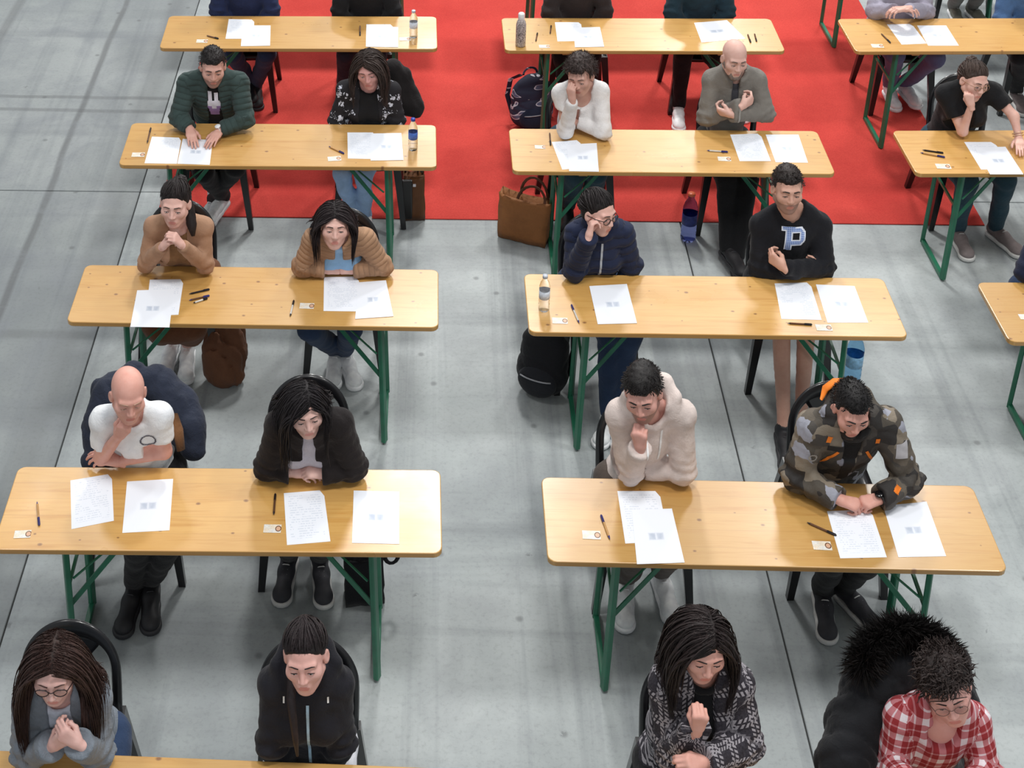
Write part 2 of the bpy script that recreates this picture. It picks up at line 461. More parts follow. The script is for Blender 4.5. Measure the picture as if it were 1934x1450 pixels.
# ---------------------------------------------------------------- implicit modelling: smooth unions of rounded shapes on a grid, meshed by surface nets
class G:
    def __init__(s, lo, hi, h):
        s.lo = np.asarray(lo, float); s.h = h
        s.n = np.ceil((np.asarray(hi, float)-s.lo)/h).astype(int)+1
        s.F = np.full(s.n, 1.0, np.float32)
        s.ax = [(s.lo[i]+h*np.arange(s.n[i])).astype(np.float32) for i in range(3)]
    def win(s, lo, hi):
        a = np.clip(np.floor((lo-s.lo)/s.h).astype(int), 0, s.n); b = np.clip(np.ceil((hi-s.lo)/s.h).astype(int)+1, 0, s.n)
        if (b <= a).any(): return None
        sl = tuple(slice(a[i], b[i]) for i in range(3))
        return sl, s.ax[0][a[0]:b[0], None, None], s.ax[1][None, a[1]:b[1], None], s.ax[2][None, None, a[2]:b[2]]
    def put(s, sl, d, k, op):
        F = s.F[sl]
        if op == 'u':
            if k > 0:
                h = np.clip(.5+.5*(F-d)/k, 0, 1); s.F[sl] = F+(d-F)*h-k*h*(1-h)
            else: s.F[sl] = np.minimum(F, d)
        elif op == 's':
            h = np.clip(.5-.5*(F+d)/k, 0, 1); s.F[sl] = F+(-d-F)*h+k*h*(1-h)
        elif op == 'i':
            h = np.clip(.5-.5*(F-d)/k, 0, 1); s.F[sl] = F+(d-F)*h+k*h*(1-h)
    def cap(s, a, b, ra, rb, k=.02, op='u'):
        a = np.asarray(a, float); b = np.asarray(b, float); m = max(ra, rb)+k+3*s.h
        w = s.win(np.minimum(a, b)-m, np.maximum(a, b)+m)
        if w is None: return
        sl, X, Y, Z = w; ab = (b-a).astype(np.float32); L = float(ab@ab)+1e-9
        X = X-a[0].astype(np.float32); Y = Y-a[1].astype(np.float32); Z = Z-a[2].astype(np.float32)
        t = np.clip((X*ab[0]+Y*ab[1]+Z*ab[2])/L, 0, 1)
        d = np.sqrt((X-t*ab[0])**2+(Y-t*ab[1])**2+(Z-t*ab[2])**2)-(ra+(rb-ra)*t)
        s.put(sl, d, k, op)
    def ell(s, c, r, k=.02, op='u', R=None):
        c = np.asarray(c, float); r = np.asarray(r, float)
        m = (np.abs(np.asarray(R)).T@r if R is not None else r)+k+3*s.h
        w = s.win(c-m, c+m)
        if w is None: return
        sl, X, Y, Z = w; X = X-np.float32(c[0]); Y = Y-np.float32(c[1]); Z = Z-np.float32(c[2])
        if R is not None:
            R = np.asarray(R, np.float32)
            X, Y, Z = (R[i, 0]*X+R[i, 1]*Y+R[i, 2]*Z for i in range(3))
        r = r.astype(np.float32)
        k0 = np.sqrt((X/r[0])**2+(Y/r[1])**2+(Z/r[2])**2); k1 = np.sqrt((X/r[0]**2)**2+(Y/r[1]**2)**2+(Z/r[2]**2)**2)+1e-6
        s.put(sl, k0*(k0-1)/k1, k, op)
    def plane(s, p, n, k=.004, lo=None, hi=None):
        """cut away what lies on the side n points to (inside the given box)"""
        p = np.asarray(p, float); n = np.asarray(n, float)/np.linalg.norm(n)
        w = s.win(np.asarray(lo if lo is not None else s.lo, float), np.asarray(hi if hi is not None else s.lo+s.h*s.n, float))
        if w is None: return
        sl, X, Y, Z = w
        d = ((X-p[0])*n[0]+(Y-p[1])*n[1]+(Z-p[2])*n[2]).astype(np.float32)
        s.put(sl, d, k, 'i')
    def band(s, w=.03):
        idx = np.nonzero(np.abs(s.F) < w)
        return idx, np.stack([s.ax[i][idx[i]] for i in range(3)], 1)
    def mesh(s):
        F = s.F
        F[0], F[-1], F[:, 0], F[:, -1], F[:, :, 0], F[:, :, -1] = (np.maximum(x, .001) for x in (F[0], F[-1], F[:, 0], F[:, -1], F[:, :, 0], F[:, :, -1]))
        I = F < 0
        c = np.zeros(tuple(s.n-1), np.int8)
        for i in (0, 1):
            for j in (0, 1):
                for k in (0, 1):
                    c += I[i:i+s.n[0]-1, j:j+s.n[1]-1, k:k+s.n[2]-1]
        A = np.nonzero((c > 0) & (c < 8)); N = len(A[0])
        co = {(i, j, k): F[A[0]+i, A[1]+j, A[2]+k] for i in (0, 1) for j in (0, 1) for k in (0, 1)}
        P = np.zeros((N, 3)); W = np.zeros(N)
        for ax in range(3):
            for u in (0, 1):
                for v in (0, 1):
                    a = [0, 0, 0]; o = [q for q in range(3) if q != ax]; a[o[0]] = u; a[o[1]] = v
                    b = list(a); b[ax] = 1
                    fa, fb = co[tuple(a)], co[tuple(b)]
                    m = (fa < 0) != (fb < 0)
                    t = np.where(m, fa/np.where(m, fa-fb, 1), 0)
                    for q in range(3):
                        P[:, q] += np.where(m, a[q]+(t if q == ax else 0), 0)
                    W += m
        P = P/W[:, None]+np.stack(A, 1)
        V = s.lo+P*s.h
        ID = np.full(tuple(s.n-1), -1, np.int32); ID[A] = np.arange(N)
        Q = []
        for ax in range(3):
            o = [q for q in range(3) if q != ax]
            sl0 = [slice(None)]*3; sl1 = [slice(None)]*3
            sl0[ax] = slice(0, s.n[ax]-1); sl1[ax] = slice(1, s.n[ax])
            a, b = I[tuple(sl0)], I[tuple(sl1)]
            E = np.nonzero(a != b)
            E = np.stack(E, 1)
            ok = (E[:, o[0]] > 0) & (E[:, o[1]] > 0) & (E[:, o[0]] < s.n[o[0]]-1) & (E[:, o[1]] < s.n[o[1]]-1)
            E = E[ok]
            q = []
            for du, dv in ((1, 1), (0, 1), (0, 0), (1, 0)):
                e = E.copy(); e[:, o[0]] -= du; e[:, o[1]] -= dv
                q.append(ID[e[:, 0], e[:, 1], e[:, 2]])
            q = np.stack(q, 1)
            flip = a[E[:, 0], E[:, 1], E[:, 2]] != (ax == 1)
            q[~flip] = q[~flip][:, ::-1]
            Q.append(q)
        return V, np.concatenate(Q)
def wav(P, f, seed, warp=.6):
    """smooth random field in about -1..1, from crossed warped sines"""
    r = np.random.default_rng(seed); out = 0
    for i in range(4):
        d = r.normal(size=3); d /= np.linalg.norm(d); e = r.normal(size=3); e /= np.linalg.norm(e)
        out = out+np.sin(f*(P@d)+r.uniform(0, 6.3)+warp*2*np.sin(f*.6*(P@e)+r.uniform(0, 6.3)))
    return out/2.6
def join(parts):
    """parts: (V, Q, mat index or array)"""
    Vs, Qs, Ms, o = [], [], [], 0
    for V, Q, m in parts:
        Vs.append(V); Qs.append(Q+o); Ms.append(np.broadcast_to(np.asarray(m, np.int32), (len(Q),))); o += len(V)
    return np.concatenate(Vs), np.concatenate(Qs), np.concatenate(Ms)
def unit(v):
    v = np.asarray(v, float); return v/(np.linalg.norm(v)+1e-12)
# ---------------------------------------------------------------- people
EYE = (.031, .004)
def head_np(g, Nl, o):
    """skin of the head and neck in head space: x to the person's right, y forward, z up, eyes at z = 0"""
    fw, jw, fem = o.get('face', 1.), o.get('jaw', 1.), o['fem']
    g.ell((0, -.014, .036), (.074*fw, .094, .083), 0)
    g.ell((0, .03, -.028), (.058*fw, .062, .088), .03)
    jy = .060 if not fem else .056
    for s in (-1, 1):
        g.cap((s*.052*fw*jw, .002, -.052), (s*.016*jw, jy, -.098), .019, .017, .025)
        g.ell((s*.045*fw, .058, -.022), (.022, .022, .024), .025)
        g.cap((s*.012, .083, .024), (s*.043, .072, .024), .011 if not fem else .009, .010, .015)
    g.ell((0, jy+.006, -.101), (.018, .015, .015), .02)
    for s in (-1, 1):
        g.ell((s*.031, .096, .001), (.019, .016, .013), .012, 's')
        g.ell((s*.031, .0735, .001), (.0155, .0140, .0130), .005)
    nl = o.get('nose', 1.)
    g.cap((0, .083, .014), (0, .083+.021*nl, -.030), .0075, .0095, .012)
    for s in (-1, 1): g.ell((s*.011, .090+.006*nl, -.034), (.008, .009, .0075), .008)
    g.ell((0, .0765, -.066), (.026, .014, .02), .015)
    g.cap((-.017, .0845, -.0625), (.017, .0845, -.0625), .0050, .0050, .006)
    g.cap((-.014, .0838, -.0725), (.014, .0838, -.0725), .0058, .0058, .005)
    g.ell((0, .0975, -.068), (.022, .007, .0016), .004, 's')
    for s in (-1, 1):
        c, q = math.cos(.35), math.sin(.35)*s
        R = np.array([[c, q, 0], [-q, c, 0], [0, 0, 1]])
        g.ell((s*.0775*fw, -.006, -.008), (.009, .019, .031), .006, 'u', R)
        g.ell((s*.086*fw, -.002, -.004), (.006, .010, .018), .006, 's', R)
    r = .046 if fem else .054
    g.cap((0, -.018, -.05), Nl, r, r*1.12, .03)
    V, Q = g.mesh()
    c = V[Q].mean(1)
    lip = (np.abs(c[:, 0]) < .022-.9*np.abs(c[:, 2]+.068)) & (np.abs(c[:, 2]+.0675) < .0098) & (c[:, 1] > .080)
    m = np.where(lip, 1, 0)
    if o.get('stubble'):
        st = (c[:, 2] < -.042-.35*(c[:, 1]-.05)) & (c[:, 2] > -.125) & (c[:, 1] > .0) & (np.abs(c[:, 0]) > -1) & ~lip
        st |= (c[:, 2] < -.052) & (c[:, 2] > -.062) & (np.abs(c[:, 0]) < .03) & (c[:, 1] > .08) & ~lip
        m = np.where(st, 3, m)
    return V, Q, m
def surf_y(g, x, z):
    i = int(round((x-g.lo[0])/g.h)); k = int(round((z-g.lo[2])/g.h))
    col = np.nonzero(g.F[i, :, k] < 0)[0]
    j = col.max(); a, b = g.F[i, j, k], g.F[i, min(j+1, g.n[1]-1), k]
    return g.lo[1]+g.h*(j+(a/(a-b) if a != b else 0))
def face_parts(g, o):
    out = []
    fem = o['fem']
    for s in (-1, 1):
        bz = .0235
        P = [(s*x, 0, z) for x, z in ((.012, bz+.001), (.024, bz+.002), (.036, bz+.003), (.048, bz-.000))]
        P = [(x, surf_y(g, x, z)+.0005, z) for x, _, z in P]
        R = np.array([.0030, .0036, .0032, .0016])*(.75 if fem else 1.1)
        V, F = tube_np(P, R, 6); out.append((V, F, 2))
        # lash line of the lowered lid, a sliver of eye below it
        P = [(s*(.031+d), 0, -.001-z) for d, z in ((-.013, .003), (-.007, .0005), (0, .0), (.007, .0008), (.014, .004))]
        P = [(x, surf_y(g, x, z)+.0004, z) for x, _, z in P]
        V, F = tube_np(P, [.0010, .0017, .0019, .0019, .0010], 5); out.append((V, F, 2))
        if o.get('eyes', 1):
            y = surf_y(g, s*.031, -.005)
            V, F = lathe_np([(.0001, -1), (.5, -.85), (.85, -.5), (1, 0), (.85, .5), (.5, .85), (.0001, 1)], 10)
            out.append((V*np.array([.0095, .003, .0032])+np.array([s*.031, y-.0009, -.0048]), F, 4))
            out.append((V*np.array([.0042, .003, .0032])+np.array([s*.031+o.get('gaze', 0), y-.0001, -.0044]), F, 2))
    return out
# finger layouts: per finger base x, base y, lengths, radius; curls in degrees
FING = [(.026, .086, (.043, .026, .021), .0083), (.0085, .091, (.047, .029, .022), .0086), (-.009, .087, (.043, .027, .022), .0082), (-.0255, .078, (.033, .021, .019), .0073)]
CURLS = {'rest': ((22, 30, 18), (25, 34, 20), (30, 36, 22), (34, 38, 24)), 'flat': ((8, 10, 6), (7, 10, 6), (8, 12, 6), (10, 14, 8)),
         'fist': ((75, 95, 60), (80, 98, 62), (82, 98, 62), (84, 96, 60)), 'curl': ((48, 58, 34), (52, 62, 38), (56, 64, 40), (58, 64, 40)),
         'pinch': ((40, 40, 25), (46, 52, 34), (60, 70, 45), (66, 72, 48)), 'clasp': ((62, 62, 30), (64, 64, 32), (66, 64, 32), (66, 62, 30))}
def hand_np(pose, ts, h=.0050, sc=1.0):
    g = G((-.085, -.035, -.10), (.085, .205, .06), h)
    g.cap((0, -.03, 0), (0, .012, 0), .024, .023, 0)
    for i, (bx, by, L, r) in enumerate(FING):
        bx *= ts
        g.cap((bx*.5, .012, 0), (bx*.95, by-.006, .001), .0145, .0125, .014)
        p = np.array([bx, by, 0.]); a = 0; q = (bx*ts-.0)*1.7*ts
        if pose not in ('rest', 'flat'): q *= .4
        for L1, c, rr in zip(L, CURLS[pose][i], (r, r*.95, r*.88)):
            a += math.radians(c)
            n = p+L1*np.array([math.sin(q)*math.cos(a), math.cos(q)*math.cos(a), -math.sin(a)])
            g.cap(p, n, rr, rr*.92, .0035 if rr != r else .007); p = n
    if pose in ('fist', 'clasp', 'curl', 'pinch'):
        T = [(.020, .018, -.008), (.036, .046, -.026), (.030, .070, -.040), (.012, .082, -.046)]
    else:
        T = [(.020, .018, -.006), (.042, .048, -.014), (.052, .077, -.017), (.054, .101, -.018)]
    T = [np.array([x*ts, y, z]) for x, y, z in T]
    for a, b, r0, r1 in zip(T, T[1:], (.0145, .0108, .0095), (.011, .0095, .008)):
        g.cap(a, b, r0, r1, .008)
    V, Q = g.mesh()
    return V*sc, Q
_HC = {}
def hand_at(pose, ts, W, d, n, sc):
    k = (pose, ts)
    if k not in _HC: _HC[k] = hand_np(pose, ts)
    V, Q = _HC[k]
    d = unit(d); z = -np.asarray(n, float); z = unit(z-d*(z@d)); x = np.cross(d, z)
    return W+(V*sc)@np.array([x, d, z]), Q
def shoe_np(kind):
    g = G((-.07, -.1, -.01), (.07, .24, .17), .006)
    g.cap((0, -.045, .055), (0, .05, .05), .036, .036, 0)
    g.cap((0, .05, .048), (0, .15, .034), .036, .034, .02)
    g.ell((.0, .165, .034), (.042, .045, .03), .02)
    g.cap((0, -.035, .06), (0, -.03, .12 if kind == 'boot' else .095), .036, .034, .02)
    g.ell((0, -.03, .16 if kind == 'boot' else .128), (.027, .033, .03), .01, 's')
    g.plane((0, 0, .012), (0, 0, -1))
    V, Q = g.mesh()
    b, n = [], 24
    g2 = G((-.07, -.1, -.01), (.07, .24, .05), .006)
    g2.cap((0, -.045, .016), (0, .06, .016), .041, .041, 0)
    g2.cap((0, .06, .016), (0, .16, .016), .042, .044, .01)
    g2.ell((0, .17, .016), (.045, .046, .05), .02)
    g2.plane((0, 0, .026), (0, 0, 1)); g2.plane((0, 0, .0), (0, 0, -1))
    V2, Q2 = g2.mesh()
    return (V, Q), (V2, Q2)
_SH = {}
def make_shoe(parent, base, ank, d, up, kind, m, ms):
    if kind not in _SH:
        (V, Q), (V2, Q2) = shoe_np(kind)
        _SH[kind] = (V, Q, V2, Q2)
    V, Q, V2, Q2 = _SH[kind]
    d = np.array([d[0], d[1], d[2] if len(d) > 2 else 0.]); d = unit(d); x = unit(np.cross(d, (0, 0, 1))); z = np.cross(x, d)
    R = np.array([x, d, z])
    o = np.asarray(ank, float)-np.array([0, -.03, .085])@R
    k = (kind, m.name, ms.name)
    if k not in _SHM: _SHM[k] = (mesh_np('shoe', V, Q, [m]), mesh_np('sole', V2, Q2, [ms]), _laces(ms))
    s = link('shoe', _SHM[k][0], parent)
    s.matrix_basis = Matrix(((*[float(q) for q in R[:, 0]], float(o[0]-base[0])), (*[float(q) for q in R[:, 1]], float(o[1]-base[1])), (*[float(q) for q in R[:, 2]], float(o[2]-base[2])), (0, 0, 0, 1)))
    link('sole', _SHM[k][1], s); link('laces', _SHM[k][2], s)
    return s
_SHM = {}
def _laces(ms):
    if True:
        for i in range(4):
            y = .045+.022*i; zz = .088-.008*i
            P = [np.array([-.024, y, zz-.012]), np.array([-.01, y+.003, zz+.002]), np.array([.01, y+.003, zz+.002]), np.array([.024, y, zz-.012])]
            Vv, F = tube_np(np.array(P), .0028, 5)
            if i == 0: LV, LF = [Vv], [F]
            else: LF.append(F+sum(len(q) for q in LV)); LV.append(Vv)
        return mesh_np('laces', np.concatenate(LV), np.concatenate(LF), [ms])

def strands(seed, n, Hc, HR, sc, flow, length, steps, rad, caps, keep, flare=.012, grav=1.0, curl=0., jit=.2, wave=0., lift=1.0, stray=.19, stick=.25, rmax=.142):
    """hair locks grown from the scalp, led by flow(local dir) then hanging, kept out of head and shoulders"""
    r = np.random.default_rng(seed)
    D = r.normal(size=(n*5, 3)); D[::3] = D[::3]*np.array([.35, 1, .6])+np.array([.0, 0, .55]); D /= np.linalg.norm(D, axis=1, keepdims=True)
    D = D[keep(D)][:n]; n = len(D)
    cen = np.array([0, -.014, .034]); rad3 = np.array([.080, .100, .089])*lift
    p = cen+D*rad3
    f = flow(D, p)
    f = f/(np.linalg.norm(f, axis=1, keepdims=True)+1e-9)
    p = p@HR*sc+Hc; f = f@HR+r.normal(size=(n, 3))*jit
    L = (length if np.ndim(length) else np.full(n, length))*r.uniform(.8, 1.12, n)
    ds = L/steps; ph = r.uniform(0, 6.28, n); pts = [p.copy()]
    v = f.copy()
    out0 = r.uniform(.0, 1., n)
    for i in range(steps):
        t = (i+1)/steps
        v = v*(1-.38*grav*min(1, t*1.6))+np.array([0, 0, -1.])*.42*grav*min(1, t*1.8)
        if wave: v = v+wave*np.stack([np.sin(ph+i*1.4), np.cos(ph*1.7+i*1.2), 0*ph], 1)
        v /= np.linalg.norm(v, axis=1, keepdims=True)+1e-9
        p = p+v*ds[:, None]
        q = (p-Hc)@HR.T/sc-cen
        e = np.linalg.norm(q/rad3, axis=1); lim = 1.0+.10*out0
        k = np.where((e < lim) | (t <= stick), lim/np.maximum(e, .05), 1)
        q = q*k[:, None]+cen
        face = (q[:, 1] > .018) & (q[:, 2] < .055)
        need = .066+.012*out0
        sx = np.where(q[:, 0] >= 0, 1, -1)
        q[:, 0] = np.where(face & (np.abs(q[:, 0]) < need), sx*need, q[:, 0])
        p1 = q@HR*sc+Hc
        if t <= stick: v = v+.6*(p1-p)/ds[:, None]
        p = p1
        for a, b, ra in caps:
            ab = b-a; tt = np.clip(((p-a)@ab)/(ab@ab), 0, 1); c = a+tt[:, None]*ab; w = p-c; dd = np.linalg.norm(w, axis=1)
            rr = ra+.012+flare*out0
            p = np.where((dd < rr)[:, None], c+w/(dd[:, None]+1e-6)*rr[:, None], p)
        ax = Hc[:2]-HR[1][:2]*.03; hv = p[:, :2]-ax; hr = np.linalg.norm(hv, axis=1); lm = rmax*(.82+.18*out0); k = np.where(hr > lm, lm/hr, 1)
        p[:, :2] = ax+hv*k[:, None]
        pts.append(p.copy())
    P = np.stack(pts, 1); m = steps+1
    if not wave or wave < .5:
        for _ in range(2): P[:, 1:-1] = .25*P[:, :-2]+.5*P[:, 1:-1]+.25*P[:, 2:]
    P = P[np.linalg.norm((P[:, -1]-Hc)[:, :2], axis=1) < stray]; n = len(P)
    ph = ph[:n]
    T = np.gradient(P, axis=1); T /= np.linalg.norm(T, axis=2, keepdims=True)+1e-9
    o = P-Hc; S = np.cross(T, o); S /= np.linalg.norm(S, axis=2, keepdims=True)+1e-9; U = np.cross(S, T)
    R = rad*r.uniform(.7, 1.3, n)[:, None]*np.interp(np.linspace(0, 1, m), [0, .08, .6, 1], [.55, 1, .9, .15])[None]
    ring = []
    for a in range(3):
        an = a*2*math.pi/3+.5
        ring.append(P+(R*math.cos(an))[..., None]*S+(R*.5*math.sin(an))[..., None]*U)
    V = np.stack(ring, 2).reshape(-1, 3)
    i = np.arange(n)[:, None, None]*m*3+np.arange(m-1)[None, :, None]*3+np.arange(3)[None, None]
    j = np.arange(n)[:, None, None]*m*3+np.arange(m-1)[None, :, None]*3+(np.arange(3)[None, None]+1) % 3
    Q = np.stack([i, j, j+3, i+3], -1).reshape(-1, 4)
    return V, Q

def hair_cap(o, h=.0065):
    """close cap of hair over the skull, cut along the hairline"""
    t = o.get('t', .010); seed = o.get('seed', 1)
    g = G((-.14, -.18, -.16), (.14, .14, .19), h)
    hl = o.get('line', .066); fr = o.get('front', .082)
    g.ell((0, -.016, .036+t*.3), (.0755*o.get('face', 1)+t*o.get('side', 1.), .096+t, .086+t*o.get('top', 1.)), 0)
    g.ell((0, -.045, -.02), (.062+t*.5*o.get('side', 1.), .05+t*.5, .07), .03)
    a = np.array([0, fr, hl]); b = np.array([0, -.07, -.085 if o.get('nape', 1) else -.05]); d = unit(b-a); n = np.array([0, -d[2], d[1]]); n = n if n[2] < 0 else -n
    g.plane(a, n, .018)
    if o.get('temples', 1):
        for s in (-1, 1): g.ell((s*.066, .074, .028), (.028, .045, .05), .02, 's')
        for s in (-1, 1): g.ell((s*.092, .004, -.014), (.020, .022, .032), .01, 's')
    for c, r, k in o.get('extra', []): g.ell(c, r, k)
    idx, P = g.band(.02)
    am = o.get('rough', .003)
    if am: g.F[idx] += am*wav(P*np.array([1, 1, 1]), o.get('freq', 150), seed)*.8+am*.8*wav(P, o.get('freq', 150)*2.3, seed+5)
    V, Q = g.mesh()
    return V, Q

def rot_head(yaw, pitch, roll):
    y, a, b = (math.radians(c) for c in (yaw, pitch, roll))
    f = np.array([0, -1., 0]); u = np.array([0, 0, 1.]); r = np.array([-1., 0, 0])
    f, u = f*math.cos(a)-u*math.sin(a), u*math.cos(a)+f*math.sin(a)
    u = u*math.cos(b)-r*math.sin(b); r = np.cross(f, u)
    Z = np.array([[math.cos(y), -math.sin(y), 0], [math.sin(y), math.cos(y), 0], [0, 0, 1]])
    return np.array([Z@r, Z@f, Z@u])       # rows: local axes in the world

def torso(g, J, t, k=.05, girth=1., bust=0):
    X, U, F = J['X'], J['U'], J['F']; R = np.array([X, F, U]); w = J['sw']/.15*girth
    P, N = J['P'], J['N']; A = P+(N-P)*.36; C = P+(N-P)*.70
    g.ell(P, ((.150*w+t), .112+t, .12+t), 0, 'u', R)
    g.ell(A, ((.134*w+t), .102+t, .16+t*.5), k, 'u', R)
    g.ell(C, ((.142*w+t), .102+t, .16+t*.5), k, 'u', R)
    g.cap(J['Sa']-U*.012, J['Sb']-U*.012, .045+t, .045+t, k)
    for S, q in (('Sa', -1), ('Sb', 1)): g.cap(N+U*.062+X*q*.034, J[S]+U*.002, .026+t*.6, .041+t, .03)
    if bust:
        for s in (-1, 1): g.ell(C+F*(.085+t*.5)+X*s*.062-U*.02, (.06, .05, .062), .045, 'u', R)
def arm(g, S, E, W, t, k=.03, t2=None, sc=1.):
    t2 = t if t2 is None else t2
    g.cap(S, E, .043*sc+t, .036*sc+t, k); g.cap(E, W, .036*sc+t, .0245*sc+t2, .02)
def seg_uv(P, a, b):
    ab = b-a; L = np.linalg.norm(ab); d = ab/L; t = (P-a)@d
    w = P-a-t[:, None]*d; return t, np.linalg.norm(w, axis=1), w, L
class Garment: pass
def top_mesh(J, o, h):
    """a jacket, jumper or shirt shaped on the joints J"""
    t, seed = o['t'], o.get('seed', 1)
    X, U, F, N, P = J['X'], J['U'], J['F'], J['N'], J['P']
    pts = [J[k] for k in ('P', 'N', 'Sa', 'Sb')]+([] if o.get('noarms') else [J[k] for k in ('Ea', 'Eb', 'Wa', 'Wb')])
    lo = np.min(pts, 0)-.22; hi = np.max(pts, 0)+.22
    g = G(lo, hi, h)
    torso(g, J, t, girth=o.get('girth', 1.), bust=o.get('bust', 0))
    hem = P-U*o.get('hem', .08)
    g.plane(hem, -U, .01)
    coll = o.get('collar')
    if coll == 'hood':       # hood lying on the back of the neck
        hz = o.get('hoodz', .06); hr = o.get('hoodr', 1.)
        bk, fr = N-F*.085*hr+U*hz, N+F*.066-U*.032
        for s in (-1, 1):
            sd = N+X*s*.086*hr-F*.02+U*hz*.8
            g.cap(bk-U*.05, bk+X*s*.05+F*.012-U*.035, .05, .046, .03); g.cap(bk, bk+X*s*.055+F*.015, .032, .030, .02); g.cap(bk+X*s*.055+F*.015, sd, .030, .026, .02)
            g.cap(sd, sd*.45+fr*.55+X*s*.03, .026, .022, .015); g.cap(sd-U*.04, N+X*s*.08-U*.03, .034, .03, .02); g.cap(sd*.45+fr*.55+X*s*.03, fr+X*s*.012, .022, .015, .015)
    elif coll in ('stand', 'shirt', 'fold'):
        hh = {'stand': .045, 'shirt': .028, 'fold': .03}[coll]; rr = {'stand': .068, 'shirt': .062, 'fold': .070}[coll]
        q = [N+rr*(math.cos(a)*X*1.02+math.sin(a)*F)+U*(hh-.028*math.sin(a)) for a in np.linspace(0, 2*np.pi, 15)[:-1]]
        th = .013 if coll != 'stand' else .015
        for i in range(14): g.cap(q[i], q[(i+1) % 14], th, th, .014)
        for i in range(14): g.cap(q[i]-U*.025, q[(i+1) % 14]-U*.025, th, th, .014)
    elif coll == 'crew':
        q = [N+.060*(math.cos(a)*X*1.05+math.sin(a)*F)+U*(.012-.030*math.sin(a)) for a in np.linspace(0, 2*np.pi, 15)[:-1]]
        for i in range(14): g.cap(q[i], q[(i+1) % 14], .012, .012, .014)
    # neck hole
    nr = o.get('neck', .050)
    g.cap(N-U*.02+F*.004, N+U*.22+J['neckdir']*.0, nr, nr*1.35, .012, 's')
    if o.get('vneck'):
        v = o['vneck']
        for i in range(6):
            s = i/5; g.cap(N+F*.02-U*(.02+v*s), N+F*.30-U*(.02+v*s), .05*(1-s)+.004, .05*(1-s)+.004, .012, 's')
    if o.get('open'):        # open front
        w0, w1, ln = o['open']
        P0 = N+F*.0
        w = g.win(lo, hi); sl, gx, gy, gz = w
        dx, dy, dz = gx-N[0], gy-N[1], gz-N[2]
        xl = np.abs(dx*X[0]+dy*X[1]+dz*X[2]); s = -(dx*U[0]+dy*U[1]+dz*U[2]); fw = dx*F[0]+dy*F[1]+dz*F[2]
        wd = np.interp(s.ravel(), [-.1, 0, ln], [w0, w0, w1]).reshape(s.shape)
        d = np.maximum(np.maximum(xl-wd, -fw+.02), s-ln).astype(np.float32)
        g.put(sl, d, .012, 's')
    if not o.get('noarms'):
        t2 = o.get('tcuff', t*.8)
        for k in 'ab':
            S, E, W = J['S'+k], J['E'+k], J['W'+k]
            g2 = None
            lim = o.get('short')
            asc = o.get('armsc', 1.)
            if lim:
                e = S+(E-S)*lim
                g.cap(S-U*.006, e-unit(E-S)*.04, .036+t, .040+t, .03); g.cap(e-unit(E-S)*.05, e+unit(E-S)*.03, .040+t, .042+t, .01); g.plane(e, E-S, .006, np.minimum(e, E)-.07, np.maximum(e, E)+.07)
            else:
                arm(g, S-U*.006, E, W, t, .014, t2, asc)
                if o.get('cuff'): g.cap(W-unit(W-E)*.035, W-unit(W-E)*.012, .034+t2, .033+t2, .01)
                d = unit(W-E); g.plane(W-d*.005, d, .004, W-.075+d*.06, W+.075+d*.09)
    for e in o.get('extra', lambda J: [])(J): g.ell(*e)
    # folds, quilting
    idx, B = g.band(.045)
    disp = np.zeros(len(B))
    am = o.get('fold', .004)
    disp += am*.30*wav(B, 26, seed)+am*.22*wav(B, 70, seed+3)
    w1 = wav(B*np.array([1, 1, .75]), 24, seed+7, 1.0); disp += am*.95*(np.exp(-(w1/.22)**2)-.3)
    w2 = wav(B*np.array([1.1, 1, .8]), 40, seed+8, 1.0); disp += am*.5*(np.exp(-(w2/.25)**2)-.3)
    regs = [(J['S'+k], J['E'+k], 1) for k in 'ab']+[(J['E'+k], J['W'+k], 2) for k in 'ab'] if not o.get('noarms') else []
    best = np.abs((B-N)@X)*0+np.linalg.norm((B-(P+np.outer(np.clip(((B-P)@U)/np.linalg.norm(N-P), 0, 1), N-P))), axis=1)/(.13*J['sw']/.15)
    along = (N-B)@U; reg = np.zeros(len(B), int)
    for i, (a, b, q) in enumerate(regs):
        tt, dd, w, L = seg_uv(B, a, b)
        m = np.maximum(dd, np.maximum(-tt, tt-L))/.05
        c = m < best; best = np.where(c, m, best); along = np.where(c, tt, along); reg = np.where(c, i+1, reg)
        el = np.exp(-((tt-(L if q == 1 else 0))/.07)**2)
        disp += c*am*1.0*np.sin(tt*120+3.5*wav(B, 18, seed+i))*(.12+el)
    if o.get('quilt'):
        sp, qa = o['quilt']
        disp -= qa*(np.abs(np.sin(np.pi*along/sp))**.6-.6)
    g.F[idx] += disp.astype(np.float32)
    V, Q = g.mesh()
    # cloth coordinates: across and along torso or sleeve, in metres
    uv = np.stack([(V-N)@X, (N-V)@U], 1)
    best = np.linalg.norm((V-(P+np.outer(np.clip(((V-P)@U)/np.linalg.norm(N-P), 0, 1), N-P))), axis=1)/(.13*J['sw']/.15)
    off = 0
    for i, (a, b, q) in enumerate(regs):
        tt, dd, w, L = seg_uv(V, a, b); m = np.maximum(dd, np.maximum(-tt, tt-L))/.05; c = m < best
        best = np.where(c, m, best); d = unit(b-a); e1 = unit(np.cross(d, F+.01)); e2 = np.cross(d, e1)
        an = np.arctan2(w@e2, w@e1)
        uv[c] = np.stack([an*.055+.3*i, tt+(0 if q == 1 else .31)], 1)[c]
    r = Garment(); r.V, r.Q, r.uv = V, Q, uv
    return r
